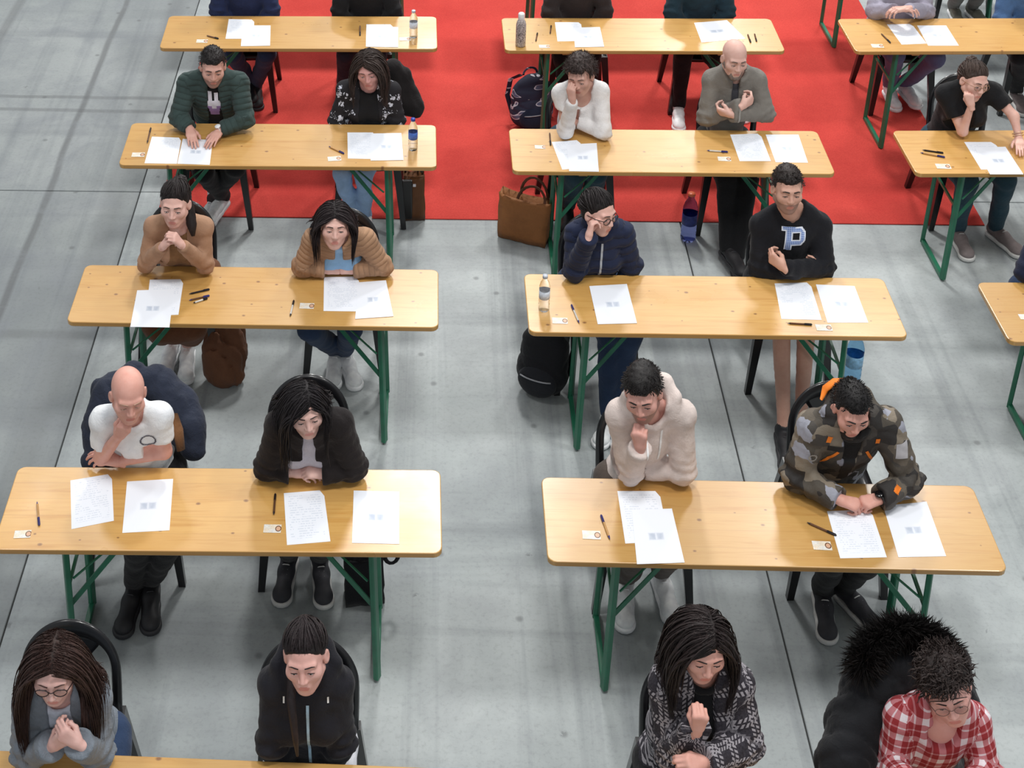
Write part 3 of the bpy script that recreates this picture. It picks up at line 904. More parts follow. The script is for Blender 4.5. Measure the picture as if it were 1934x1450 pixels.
def biggest(V, Q, M):
    """keep the largest connected piece of a small patch"""
    lab = np.arange(len(V))
    while True:
        m = lab[Q].min(1); new = lab.copy(); np.minimum.at(new, Q.ravel(), np.repeat(m, Q.shape[1]))
        if (new == lab).all(): break
        lab = new
    k = lab[Q[:, 0]]; u, c = np.unique(k, return_counts=True); q = k == u[c.argmax()]
    Q, M = Q[q], M[q]; used = np.unique(Q); mp = np.zeros(len(V), int); mp[used] = np.arange(len(used))
    return V[used], mp[Q], M
def decal(name, gm, base, o, ex, ez, dirv, wh, cell, fn, mats, parent, lift=.0022, z0=0):
    """flat print or trim laid on the cloth: fn(u, v) gives the material index or -1"""
    bv = BVHTree.FromPolygons([Vector(v) for v in gm.V], gm.Q.tolist())
    nu, nv = int(wh[0]/cell)+1, int(wh[1]/cell)+1
    H = {}
    def pt(i, j):
        if (i, j) in H: return H[i, j]
        p = o+ex*((i/nu-.5)*wh[0])+ez*((j/nv-.5)*wh[1])
        hit = bv.ray_cast(Vector(p+dirv*.35), Vector(-dirv), .6)
        H[i, j] = None if hit[0] is None else np.array(hit[0])+np.array(hit[1])*lift
        return H[i, j]
    V, Q, M, ID = [], [], [], {}
    for i in range(nu):
        for j in range(nv):
            m = fn((i+.5)/nu, (j+.5)/nv)
            if m < 0: continue
            c = [pt(i, j), pt(i+1, j), pt(i+1, j+1), pt(i, j+1)]
            if any(x is None for x in c): continue
            if max(np.linalg.norm(c[q]-c[(q+1) % 4]) for q in range(4)) > cell*4: continue
            f = []
            for q in ((i, j), (i+1, j), (i+1, j+1), (i, j+1)):
                if q not in ID: ID[q] = len(V); V.append(H[q]-base)
                f.append(ID[q])
            Q.append(f); M.append(m)
    if not Q: return None
    V, Q, M = biggest(np.array(V), np.array(Q), np.array(M))
    return link(name, mesh_np(name, np.array(V), np.array(Q), mats, M), parent)

def person(label, key, H, rot=(0, 20, 0), sh=None, ndz=(0, .06, -.175), pel=.22, pelx=0., arms=None, fem=0, skin=(214, 168, 150), sc=.90, top=None, inner=None,
           hair=None, legs=None, trousers=None, shoes=None, head=None, seed=1, chair=None, lowres=0, nodraw=(), yb=None, zfix=None):
    yb = tback(key) if yb is None else yb
    Hc = PY(H[0], H[1], H[2]) if zfix is None else PZ(H[0], H[1], zfix)
    HR = rot_head(*rot)
    J = {}
    N = Hc+np.array(ndz, float)
    if sh:
        Sa = PY(*sh[0], N[1]+.01) if len(sh[0]) == 2 else PY(*sh[0]); Sb = PY(*sh[1], N[1]+.01) if len(sh[1]) == 2 else PY(*sh[1])
        mid = (Sa+Sb)/2; N = np.array([mid[0]*.75+N[0]*.25, N[1], max(N[2], mid[2]+.03)])
    else:
        w = .145 if fem else .16
        Sa, Sb = N+np.array([-w, .01, -.05]), N+np.array([w, .01, -.05])
    P = np.array([N[0]*.8+Hc[0]*.2+pelx, yb+pel, .575])
    X = unit(Sb-Sa); U = unit(N-P); X = unit(X-U*(X@U)); F = np.cross(X, U)
    J.update(N=N, P=P, Sa=Sa, Sb=Sb, X=X, U=U, F=F, sw=min(.175, max(.125, np.linalg.norm(Sb-Sa)/2)), neckdir=unit(Hc-N))
    for k, A in zip('ab', arms):
        def pt(q):
            return None if q is None else (np.array(q[1:]) if q[0] == 'w' else (PZ(*q) if q[-1] < 2.2 else PY(*q)))
        J['E'+k], J['W'+k] = pt(A['e']), pt(A['w'])
        l2 = np.linalg.norm(J['W'+k]-J['E'+k])
        if l2 > .285: J['W'+k] = J['E'+k]+(J['W'+k]-J['E'+k])*.275/l2
        hd = pt(A['h']) if A.get('h') is not None else J['W'+k]+(J['W'+k]-J['E'+k])
        J['D'+k] = unit(hd-J['W'+k])
    base = np.array([P[0], P[1], 0.])
    root = thing('person', label, 'person', base)
    o = dict(fem=fem, **(head or {}))
    parts = []
    # head and neck
    Nl = HR@(N-U*.03-Hc)/sc
    hh = (.0043 if yb < 5.5 else .0052) if not lowres else .007
    if 'head' not in nodraw:
        g = G((-.105, min(-.125, Nl[1]-.07), min(-.16, Nl[2]-.06)), (.105, .125, .13), hh)
        V, Q, m = head_np(g, Nl, o)
        hp = [(V, Q, m)]+face_parts(g, o)
        V, Q, m = join(hp)
        parts.append((V@HR*sc+Hc, Q, m))
    # torso, arms, legs under the clothes
    pk = legs or {}
    kn, an = [], []
    for i, s in enumerate((-1, 1)):
        hip = P+X*s*.085-np.array([0, 0, .01])
        q = pk.get('ab'[i])
        if q is None:
            q = dict(k=('w', hip[0]+s*.03, hip[1]-.42, .515), a=('w', hip[0]+s*.02, hip[1]-.40, .09))
        K = np.array(q['k'][1:]) if q['k'][0] == 'w' else PZ(*q['k'])
        A = np.array(q['a'][1:]) if q['a'][0] == 'w' else PZ(*q['a'])
        K[2] = max(K[2], .525)
        tx, ty, _ = TB.get(key, (99, 99, 0))
        for fx in (tx-.62, tx+.62):          # knees clear of the table's leg frames
            if K[1] > ty+.19: continue
            t_ = min(1, (hip[1]-ty-.18)/max(hip[1]-K[1], .05)); x_ = hip[0]+(K[0]-hip[0])*t_; gap = .105-abs(x_-fx)
            if gap > 0: K[0] += (1 if x_ > fx else -1)*gap/max(t_, .35)
        kn.append((hip, K)); an.append(A)
    pts = [P, N, Sa, Sb, J['Ea'], J['Eb'], J['Wa'], J['Wb']]+an+[k for _, k in kn]
    bare = o.get('bare', 0)
    g = G(np.min(pts, 0)-.17, np.max(pts, 0)+.17, .019 if not bare else .0105)
    torso(g, J, -.012)
    g.cap(N-U*.03, Hc-HR[2]*.05*sc-HR[1]*.02, .050 if not fem else .043, .045 if not fem else .039, .03)
    for k in 'ab': arm(g, J['S'+k], J['E'+k], J['W'+k], -.004, .03, sc=.9 if fem else 1.0)
    for (hip, K), A in zip(kn, an):
        g.cap(hip, K, .070, .047, .02); g.cap(K, A, .046, .032, .010); g.cap(A, A-np.array([0, 0, .05]), .03, .028, .02)
    V, Q = g.mesh(); parts.append((V, Q, 0))
    for k, ts in (('a', -1), ('b', 1)):
        A = arms['ab'.index(k)]
        if A.get('hide'): continue
        n = np.array(A.get('n', (0, 0, -1)), float)
        V, Q = hand_at(A.get('pose', 'rest'), ts, J['W'+k], J['D'+k], n, (.88 if fem else .98)*sc)
        parts.append((V, Q, 0))
    V, Q, m = join(parts)
    sk = skin_mat('skin', skin); hc = hair['rgb'] if hair else o.get('browrgb', (120, 90, 75))
    if o.get('browrgb'): hc = o['browrgb']
    c = np.array(skin)
    body = link('body', mesh_np('body', V-base, Q, [sk, skin_mat('lips', tuple(int(x) for x in c*np.array([.94, .80, .80]))), hair_mat('brow', hc),
                 skin_mat('stubble', tuple(int(x) for x in c*.72+np.array(hc)*.18)), plain('eye_white', (205, 198, 196), .3)], m), root)
    toW = lambda V: V@HR*sc+Hc-base
    # hair
    if hair and 'head' not in nodraw:
        hm = hair_mat('hair', hair['rgb'])
        hp = []
        if hair.get('cap', 1):
            V, Q = hair_cap(dict(face=o.get('face', 1.), **hair)); hp.append((toW(V), Q, 1))
        caps = [(Sa, Sb, .07+(top or {}).get('t', .01)), (P+(N-P)*.5, N-U*.03, .125*J['sw']/.15+(top or {}).get('t', .01)*.5), (Sa, J['Ea'], .05+(top or {}).get('t', .01)), (Sb, J['Eb'], .05+(top or {}).get('t', .01)), (N-U*.02, Hc-HR[2]*.06, .06)]
        for st in hair.get('strands', []):
            st = dict(st)
            V, Q = strands(seed*10+st.pop('seed', 0), st.pop('n'), Hc, HR, sc, st.pop('flow'), st.pop('length'), st.pop('steps', 10), st.pop('rad', .0055), caps, st.pop('keep'), **st)
            hp.append((V-base, Q, 0))
        for P_, R_ in hair.get('tubes', []):
            V, F_ = tube_np(np.array(P_, float), R_, 8); hp.append((toW(V), F_, 0))
        V, Q, m = join(hp)
        link('hair', mesh_np('hair', V, Q, [hm, hair_mat('hair_roots', tuple(int(c*.86) for c in hair['rgb']))], m), root)
    if o.get('beard'):
        g = G((-.1, -.02, -.16), (.1, .14, .01), .0045); jy = .060; t = o['beard']
        for s in (-1, 1):
            g.cap((s*.053*o.get('face', 1), .006, -.035), (s*.016, jy, -.098), .0185+t, .0185+t, .02)
            g.cap((s*.006, .082, -.052), (s*.026, .070, -.062), .006+t*.4, .006+t*.4, .01)
            g.cap((s*.026, .070, -.062), (s*.024, .062, -.09), .010+t*.5, .012+t*.5, .01)
        g.ell((0, jy+.008, -.103), (.024+t*.5, .017+t, .017+t), .02)
        g.ell((0, .096, -.069), (.021, .03, .009), .006, 's')
        idx, B = g.band(.02); g.F[idx] += .0022*wav(B, 210, seed)
        V, Q = g.mesh(); link('beard', mesh_np('beard', toW(V), Q, [hair_mat('beard', o.get('beardrgb', hc))]), root)
    if o.get('glasses'):
        rgb, w = o['glasses']; gm = plain('spectacle_frame', rgb, .3)
        gl = []
        for s in (-1, 1):
            a = np.linspace(0, 2*np.pi, 17)[:-1]
            xx = .033+.0235*np.cos(a)
            gl.append((np.stack([s*xx, .0985-.28*np.maximum(0, xx-.036), -.002+.0185*np.sin(a)], 1), w, True))
        polys = []
        gr = None
        for P_, R_, cl in gl:
            V, F_ = tube_np(P_, R_, 6, True); polys.append((V, F_, 0))
        for P_ in ([(-.010, .099, .003), (0, .104, .005), (.010, .099, .003)], [(.056, .096, .004), (.078, .05, .004), (.082, -.01, .0)], [(-.056, .096, .004), (-.078, .05, .004), (-.082, -.01, .0)]):
            V, F_ = tube_np(np.array(P_), w, 6); polys.append((V, F_, 0))
        V, Q, m = join(polys)
        gr = link('glasses', mesh_np('glasses', toW(V), Q, [gm]), root)
        lens = NT('spectacle_lens', .05); lens.b.inputs['Transmission Weight'].default_value = 1; lens.b.inputs['IOR'].default_value = 1.02; lens.color((.96, .97, .98))
        Vs = []
        for s in (-1, 1):
            V, F_ = lathe_np([(.0001, .0006), (.0230, .0006), (.0230, -.0006), (.0001, -.0006)], 16)
            V = V[:, [0, 2, 1]]*np.array([1, 1, .8])+np.array([s*.033, .0975, -.002]); Vs.append((V, F_, 0))
        V, Q, m = join(Vs); link('lenses', mesh_np('lenses', toW(V), Q, [lens.m]), gr)
    # clothes
    hg = (.0086 if yb < 5.5 else .0105) if not lowres else .014
    R = {'J': J, 'root': root, 'base': base, 'Hc': Hc, 'HR': HR, 'body': body, 'toW': toW}
    if inner:
        gm = top_mesh(J, dict(noarms=1, **inner), hg)
        R['innerG'] = gm
        R['inner'] = link(inner.get('name', 'shirt'), mesh_np('shirt', gm.V-base, gm.Q, [inner['mat']], uv=gm.uv), root)
    if top:
        gm = top_mesh(J, top, hg if not top.get('h') else top['h']); R['topG'] = gm
        R['top'] = link(top.get('name', 'jacket'), mesh_np('jacket', gm.V-base, gm.Q, [top['mat']], uv=gm.uv), root)
    if trousers:
        tt = trousers.get('t', .012)
        pts = [P]+an+[k for _, k in kn]
        g = G(np.min(pts, 0)-.17, np.max(pts, 0)+.17, .014 if not lowres else .017)
        RR = np.array([X, F, U])
        g.ell(P, (.155*J['sw']/.15+.004, .118, .10), 0, 'u', RR)
        end = trousers.get('end', 1.)
        for (hip, K), A in zip(kn, an):
            g.cap(hip, K, .074+tt, .052+tt, .02)
            if trousers.get('skirt'):
                pass
            if end > 0:
                e = K+(A-K)*end+unit(A-K)*(.03 if end == 1 else 0); g.cap(K, e, .050+tt, .035+tt*trousers.get('flare', 1.), .010)
                d = unit(A-K); g.plane(e+d*.0, d, .006, e-.10+d*.08, e+.10+d*.10)
            else:
                d = unit(K-hip); e = K+d*end; g.plane(e, d, .006, e-.13+d*.1, e+.13+d*.13)
        if trousers.get('skirt'):
            (h0, k0), (h1, k1) = kn; g.cap((h0+h1)/2, (k0+k1)/2, .10, .08, .05)
            for K, A in ((k0, an[0]), (k1, an[1])): g.cap(K, K+(A-K)*.3, .07, .075, .05)
            g.plane(k0+(an[0]-k0)*.25, unit(an[0]-k0), .01, np.minimum(k0, k1)-np.array([.25, .2, .5]), np.maximum(k0, k1)+np.array([.25, .2, -.1]))
        idx, B = g.band(.04)
        g.F[idx] += (.0045*wav(B, 28, seed)+.003*wav(B, 60, seed+2)).astype(np.float32)
        V, Q = g.mesh()
        R['trousers'] = link(trousers.get('name', 'trousers'), mesh_np('trousers', V-base, Q, [trousers['mat']]), root)
    if shoes:
        for i in (0, 1):
            d = (legs or {}).get('ab'[i], {}).get('d', (0.12*(i*2-1), -1))
            make_shoe(root, base, an[i], d, None, shoes.get('kind', 'trainer'), shoes['mat'], shoes['sole'])
            if shoes.get('sock'):
                Vv, F_ = tube_np([an[i]+np.array([0, 0, .0]), an[i]+np.array([0, .0, .04]), an[i]+unit(kn[i][1]-an[i])*.11], [.037, .040, .044], 10)
                link('sock', mesh_np('sock', Vv-base, F_, [shoes['sock']]), root)
    if chair is not None:
        c = PZ(*chair['top'], .80)-np.array([0, .235, 0]) if chair.get('top') else P+np.array([chair.get('dx', 0)+P[0]*.25/P[1], .02, 0])
        c = np.array([c[0], min(max(c[1], P[1]-.03), P[1]+.09), 0])
        place_chair(c[0], c[1], chair.get('rz', 0), chair['label'])
    return R
# ---------------------------------------------------------------- who sits where
NV = np.array([0, -.647, .762])
def scalp(lim=-.30, fr=None):
    return lambda D: (D@NV > lim) & ~((np.abs(D[:, 0]) > .80) & (np.abs(D[:, 1]-.05) < .35) & (D[:, 2] < -.2))
def part_flow(px=0., down=.55, back=.30):
    def f(D, p):
        s = np.where(D[:, 0] >= px, 1., -1.)
        return np.stack([s*(.95-.5*np.abs(D[:, 0])), -back*np.ones(len(D)), -down-1.2*np.abs(D[:, 0])], 1)
    return f
def back_flow(D, p):
    return np.stack([-.9*D[:, 0], -1+0*D[:, 1], .55*(D[:, 1] > 0)-.15*D[:, 2]], 1)
def messy_flow(D, p):
    return D*.8+np.stack([.3*np.sin(D[:, 1]*9), .5+0*D[:, 0], 0*D[:, 0]], 1)
def short_flow(D, p):
    return np.stack([.25*D[:, 0], .55*(D[:, 2] > .3)-.2, -.35*(np.abs(D[:, 0]) > .6)-.1], 1)+D*.10
def long_hair(rgb, L=.36, n=800, px=0., seed=1, wave=0., rad=.0036, back=.30, lift=1.065, flare=.012, line=.07, rmax=.142):
    return dict(rgb=rgb, t=.002, rough=.001, line=line, seed=seed, temples=0,
                strands=[dict(seed=1, n=n, flow=part_flow(px, back=back), keep=scalp(), length=L, steps=11, rad=rad, wave=wave, lift=lift, flare=flare, jit=.03, rmax=rmax),
                         dict(seed=2, n=n//2, flow=part_flow(px, back=back*2), keep=scalp(-.1), length=L*.8, steps=9, rad=rad*.8, wave=wave*1.2, lift=lift+.03, flare=flare*1.5, jit=.05, rmax=rmax)])
def short_hair(rgb, t=.012, n=500, L=.022, seed=1, flow=short_flow, top=1.2, side=.6, line=.068, rough=.003, **k):
    return dict(rgb=rgb, t=t, top=top, side=side, line=line, rough=rough, seed=seed,
                strands=[dict(seed=1, n=n, flow=flow, keep=scalp(-.22), length=L, steps=4, rad=.0026, lift=1.0+t*.8*8, jit=.25, grav=.15)] if n else [], **k)
def pulled_hair(rgb, seed=1, bun=None, tail=None, n=420, line=.080):
    tubes = []
    if bun is not None:
        c = np.array(bun[0]); r = bun[1]; rr = np.random.default_rng(seed)
        for i in range(26):
            u = unit(rr.normal(size=3)); w = unit(np.cross(u, rr.normal(size=3)))
            a = np.linspace(0, 4.6, 9)
            tubes.append((c+r*(np.cos(a)[:, None]*u+np.sin(a)[:, None]*w)*rr.uniform(.75, 1.0), .007))
    if tail is not None: tubes += tail
    return dict(rgb=rgb, t=.004, rough=.0015, line=line, seed=seed, temples=0, tubes=tubes,
                strands=[dict(seed=1, n=n, flow=back_flow, keep=scalp(-.17), length=.15, steps=7, rad=.0044, lift=1.04, jit=.05, grav=.05, stick=1.)])
DOWN = (0, 0, -1)
SHOE_W = dict(mat=plain('white_trainer', (240, 243, 247), .6), sole=plain('white_rubber', (236, 238, 240), .5))
SHOE_K = dict(mat=plain('black_trainer', (30, 30, 34), .6), sole=plain('black_rubber', (42, 42, 46), .6))
SHOE_KW = dict(mat=plain('charcoal_trainer', (52, 52, 58), .7), sole=plain('pale_rubber', (206, 206, 204), .5))
SHOE_G = dict(mat=plain('mauve_grey_trainer', (126, 116, 116), .8), sole=plain('pale_rubber', (206, 206, 204), .5))
JEAN = cloth('indigo_denim', (44, 62, 92)); JEANL = cloth('light_denim', (164, 194, 232), c2=(136, 166, 210)); BLK = cloth('black_cotton', (25, 25, 28)); JEANT = cloth('teal_denim', (42, 70, 84))
LILAC = cloth('lilac_denim', (104, 108, 146)); BROWN = cloth('brown_cloth', (104, 66, 44))
WHITE_T = cloth('white_jersey', (236, 240, 246), c2=(218, 222, 232)); KNIT_B = cloth('blackbrown_knit', (32, 27, 28), weave=120)
def CHR(label, **k): return dict(label=label, **k)
PPL = {}


def on(r, where, name, o, wh, fn, mats, c=.006, tilt=0, up=.5, par=None):
    J = r['J']; X, U = J['X'], J['U']
    return decal(name, r[where], r['base'], o, unit(X*math.cos(tilt)+U*math.sin(tilt)), unit(U*math.cos(tilt)-X*math.sin(tilt)), unit(J['F']+U*up), wh, c, fn,
                 mats if isinstance(mats, list) else [mats], par or r['top' if where == 'topG' else 'inner'])
FULL = lambda u, v: 0
def watch(root, b, W, d, ms, mf, r=.031, name='watch'):
    e = unit(np.cross(d, (0, 0, 1))); u = np.cross(e, d); a = np.linspace(0, 2*np.pi, 15)[:-1]
    V, F = tube_np(W+r*(np.cos(a)[:, None]*e+np.sin(a)[:, None]*u*.85), .009, 6, True, .35, up=d)
    w = link(name, mesh_np(name, V-b, F, [ms]), root)
    V, F = lathe_np([(.0001, .006), (.015, .006), (.018, .003), (.018, -.004), (.0001, -.004)], 16)
    R = np.array([e, d, u]); V = V@R+W+u*(r*.85+.004)
    link('watch_face', mesh_np('watch_face', V-b, F, [mf]), w)
BEIGE_SK, PALE, MID = (228, 186, 174), (232, 194, 184), (218, 176, 162)

# ---- nearest complete row (tables L4, M4)
def f_L4a():
    r = person('bald man in a white T-shirt covering his mouth with one hand', 'L4', (242, 744, 5.03), rot=(16, 6, 4), sh=((197, 792), (300, 786)), ndz=(.02, .06, -.155),
        arms=[dict(e=(192, 864, .815), w=(236, 808, 4.96), h=(254, 780, 4.93), n=(.1, .9, .2), pose='curl'), dict(e=(310, 852, 5.10), w=(226, 872, .80), h=(185, 862, .83), n=(0, .3, -1), pose='rest')],
        skin=(220, 168, 154), head=dict(bare=1, browrgb=(176, 140, 122)), top=dict(name='t_shirt', mat=WHITE_T, t=.011, short=.62, collar='crew', fold=.003, seed=4, hem=.1), hair=None,
        trousers=dict(mat=BLK), legs=dict(a=dict(k=('w', -1.07, 4.97, .50), a=(254, 1098, .09), d=(-.12, -1)), b=dict(k=('w', -.92, 4.97, .50), a=(284, 1092, .09), d=(.12, -1))),
        shoes=dict(sock=plain('red_sock', (176, 40, 44), .9), **SHOE_K), seed=11, chair=CHR('black plastic chair under the navy jacket, behind the bald man in white', top=(262, 708)))
    J = r['J']; em = plain('emblem_grey', (92, 90, 100), .8)
    on(r, 'topG', 'chest_emblem', J['N']+J['X']*.062-J['U']*.115, (.075, .075), lambda u, v: 0 if (.36 < math.hypot(u-.5, v-.5) < .46) or math.hypot((u-.52)*1.2, v-.45) < .22 else -1, em, .0035)
PPL['L4a'] = f_L4a
PPL['L4b'] = lambda: person('woman with long dark hair and a blackish cardigan, forearms folded on the table', 'L4', (577, 772, 5.02), rot=(10, 3, -4), sh=((530, 802), (638, 800)), ndz=(0, .02, -.15), fem=1,
    arms=[dict(e=(505, 880, .825), w=(556, 893, .80), h=(585, 893, .80), n=(0, .2, -1), pose='rest'), dict(e=(668, 882, .825), w=(612, 895, .815), h=(572, 890, .83), n=(0, .3, -1), pose='curl')],
    skin=PALE, hair=long_hair((28, 24, 27), .34, 850, px=-.25, seed=3, wave=.16, back=.1, flare=.02, rmax=.15), top=dict(name='cardigan', mat=KNIT_B, t=.020, collar='fold', open=(.02, .035, .3), fold=.004, seed=6, hem=.1, cuff=1, bust=1),
    inner=dict(name='blouse', mat=cloth('grey_white_blouse', (206, 204, 216), c2=(110, 106, 130)), t=.004, collar='shirt', fold=.002, hem=.1, bust=1), trousers=dict(mat=BLK),
    legs=dict(a=dict(k=('w', -.44, 4.97, .50), a=(546, 1042, .09)), b=dict(k=('w', -.28, 4.97, .50), a=(604, 1046, .09))), shoes=SHOE_KW, seed=12, chair=CHR('black plastic chair with rounded back and side openings, behind the woman in the dark cardigan', top=(582, 716)))
def f_M4a():
    r = person('young man in a pale beige hoodie resting his cheek on his fist', 'M4', (1214, 742, 4.97), rot=(-16, 8, -8), sh=((1174, 780), (1284, 782)), ndz=(.03, .05, -.165),
        arms=[dict(e=(1190, 890, .82), w=(1214, 834, 4.86), h=(1206, 790, 4.88), n=(.3, .9, .2), pose='fist'), dict(e=(1290, 890, .825), w=(1218, 884, .80), h=(1190, 876, .80), n=(0, .3, -1), pose='curl')],
        skin=(216, 166, 154), hair=short_hair((30, 26, 26), .013, 1000, .011, seed=5, top=1.6, side=.5), head=dict(stubble=1, gaze=-.002),
        top=dict(name='hoodie', mat=cloth('beige_fleece', (220, 206, 200), c2=(196, 180, 174)), t=.018, collar='hood', hoodz=.085, hoodr=1.1, girth=.9, fold=.0035, seed=8, hem=.1, cuff=1), trousers=dict(mat=cloth('grey_brown_cotton', (86, 76, 70))),
        legs=dict(a=dict(k=('w', .95, 4.86, .50), a=(1182, 1088, .09), d=(-.15, -1)), b=dict(k=('w', 1.16, 4.86, .50), a=(1248, 1074, .09), d=(.1, -1))), shoes=SHOE_W, seed=13, chair=CHR('black plastic chair hidden behind the man in the beige hoodie'))
    J = r['J']; w = plain('white_cord', (236, 236, 236), .7)
    for s, l in ((-1, .10), (1, .19)): on(r, 'topG', 'drawstring', J['N']+J['X']*(.034*s+.01)-J['U']*(.07+l/2), (.008, l), FULL, w, .004)
PPL['M4a'] = f_M4a
def mat_camo():
    t = NT('camouflage_shell', .75); co = t.coord()
    v = t.n('TexVoronoi', Scale=17, feature='F1', distance='CHEBYCHEV'); t.put(v, 'Vector', t.mix(.02, co, t.n('TexNoise', Scale=9).outputs['Color']))
    sc = t.n('SeparateColor'); t.t.links.new(v.outputs['Color'], sc.inputs[0])
    c = t.ramp(sc.outputs[0], [(0, lin((66, 62, 58))), (.22, lin((94, 86, 76))), (.42, lin((40, 37, 36))), (.60, lin((76, 70, 62))), (.76, lin((128, 118, 104))), (.92, lin((150, 152, 164)))], 'CONSTANT')
    t.color(c); t.bump(t.noise(co, 34, 4, .6, 1), .35, .01); return t.m
def f_M4b():
    OR = plain('orange_trim', (240, 128, 30), .7); K = plain('black_trim', (28, 27, 28), .8)
    r = person('bearded man in a grey camouflage jacket with orange trim, hands over his sheet', 'M4', (1607, 772, 4.97), rot=(3, 14, 3), sh=((1540, 806), (1672, 800)), ndz=(0, .03, -.16),
        arms=[dict(e=(1503, 896, .835), w=(1584, 943, .82), h=(1622, 955, .805), n=(.2, .2, -1), pose='pinch'), dict(e=(1714, 905, .84), w=(1664, 940, .82), h=(1625, 952, .805), n=(-.2, .2, -1), pose='pinch')],
        skin=(216, 164, 150), hair=short_hair((26, 24, 25), .007, 1100, .006, seed=7, top=1.4, side=.2, rough=.001), head=dict(beard=.003, beardrgb=(34, 28, 28)),
        inner=dict(name='neck_warmer', mat=cloth('black_fleece', (22, 21, 22)), t=.012, collar='stand', fold=.003),
        top=dict(name='jacket', mat=mat_camo(), t=.024, collar='hood', hoodz=.07, hoodr=1.15, open=(.045, .028, .12), fold=.006, seed=9, hem=.1, cuff=1, armsc=1.05), trousers=dict(mat=BLK),
        legs=dict(a=dict(k=('w', 1.86, 4.86, .50), a=(1554, 1108, .09), d=(-.12, -1)), b=dict(k=('w', 2.02, 4.86, .50), a=(1596, 1104, .09), d=(.5, -1))), shoes=SHOE_KW, seed=14, chair=CHR('black plastic chair whose back shows beside the orange hood lining', top=(1562, 716)))
    J, b = r['J'], r['base']; N, X, U, F = J['N'], J['X'], J['U'], J['F']
    tr = lambda n, o, wh, fn=FULL, m=OR, c=.006, tilt=0: on(r, 'topG', n, o, wh, fn, m, c, tilt)
    tr('orange_zip', N-X*.085-U*.17, (.012, .12), c=.004, tilt=-.5); tr('orange_zip', N+X*.085-U*.17, (.012, .11), c=.004, tilt=.45)
    tr('orange_tab', N-X*.10-U*.045, (.02, .035), c=.004, tilt=-.2); tr('orange_tab', N+X*.10-U*.06, (.018, .03), c=.004)
    tr('front_flap', N-U*.20, (.045, .30), m=K); tr('chest_band', N-U*.10, (.20, .03), m=K)
    tr('sleeve_badge', J['Sa']+(J['Ea']-J['Sa'])*.35+F*.03, (.036, .036), lambda u, v: 0 if .5 > math.hypot(u-.5, v-.5) > .33 else -1, plain('badge_ring', (150, 146, 140), .7), .004)
    tr('sleeve_patch', J['Sb']+(J['Eb']-J['Sb'])*.3+X*.02, (.05, .07), m=plain('patch_grey', (170, 168, 172), .7))
    tr('orange_tab', J['Eb']+(J['Wb']-J['Eb'])*.55+U*.04, (.035, .035), lambda u, v: 0 if abs(u-.5)+abs(v-.5) < .45 else -1, c=.004)
    c = N-F*.075+U*.05
    V, Fq = tube_np([c-X*.115, c-X*.10-F*.03+U*.035, c-X*.06-F*.05+U*.055, c-X*.01-F*.055+U*.06], [.012, .024, .024, .012], 8, flat=.5)
    link('hood_lining', mesh_np('hood_lining', V-b, Fq, [OR]), r['top'])
    d = unit(J['Wb']-J['Eb'])
    watch(r['root'], b, J['Wb']+d*.012, d, plain('black_strap', (24, 24, 26), .5), plain('black_glass', (16, 16, 18), .15), .030)
PPL['M4b'] = f_M4b

# ---- third row (tables L3, M3)
TAN = cloth('tan_suede', (176, 138, 112), c2=(140, 104, 80), fold=.25)
PPL['L3a'] = lambda: person('woman with dark hair pulled back in a tan cardigan, clasped hands at her mouth', 'L3', (331, 384, 6.45), rot=(-4, -2, 2), sh=((293, 428), (382, 428)), ndz=(.01, .05, -.165), fem=1,
    arms=[dict(e=(276, 498, .815), w=(310, 463, 6.33), h=(330, 440, 6.31), n=(.9, .2, .1), pose='clasp'), dict(e=(388, 500, .815), w=(343, 463, 6.33), h=(322, 440, 6.31), n=(-.9, .2, .1), pose='clasp')],
    skin=BEIGE_SK, hair=pulled_hair((34, 27, 27), 3, bun=((-.01, -.085, .085), .04), tail=[([(-.03, -.08, .02), (-.06, -.06, -.06), (-.085, -.02, -.14), (-.10, .02, -.19)], [.03, .034, .030, .010])]),
    top=dict(name='cardigan', mat=TAN, t=.009, armsc=.92, open=(.04, .065, .5), fold=.003, seed=21, hem=.12, bust=1, tcuff=.010), inner=dict(name='blouse', mat=cloth('brown_print_blouse', (104, 70, 46), c2=(190, 150, 100), weave=60), t=.003, fold=.002, hem=.1, bust=1, neck=.056),
    trousers=dict(name='skirt', mat=BROWN, skirt=1, end=.0), legs=dict(a=dict(k=('w', -1.17, 6.34, .50), a=(326, 640, .09)), b=dict(k=('w', -1.0, 6.34, .50), a=(354, 648, .09), d=(.05, -1))), shoes=SHOE_W, seed=31, chair=CHR('black plastic chair behind the woman in the tan cardigan', top=(343, 384)))
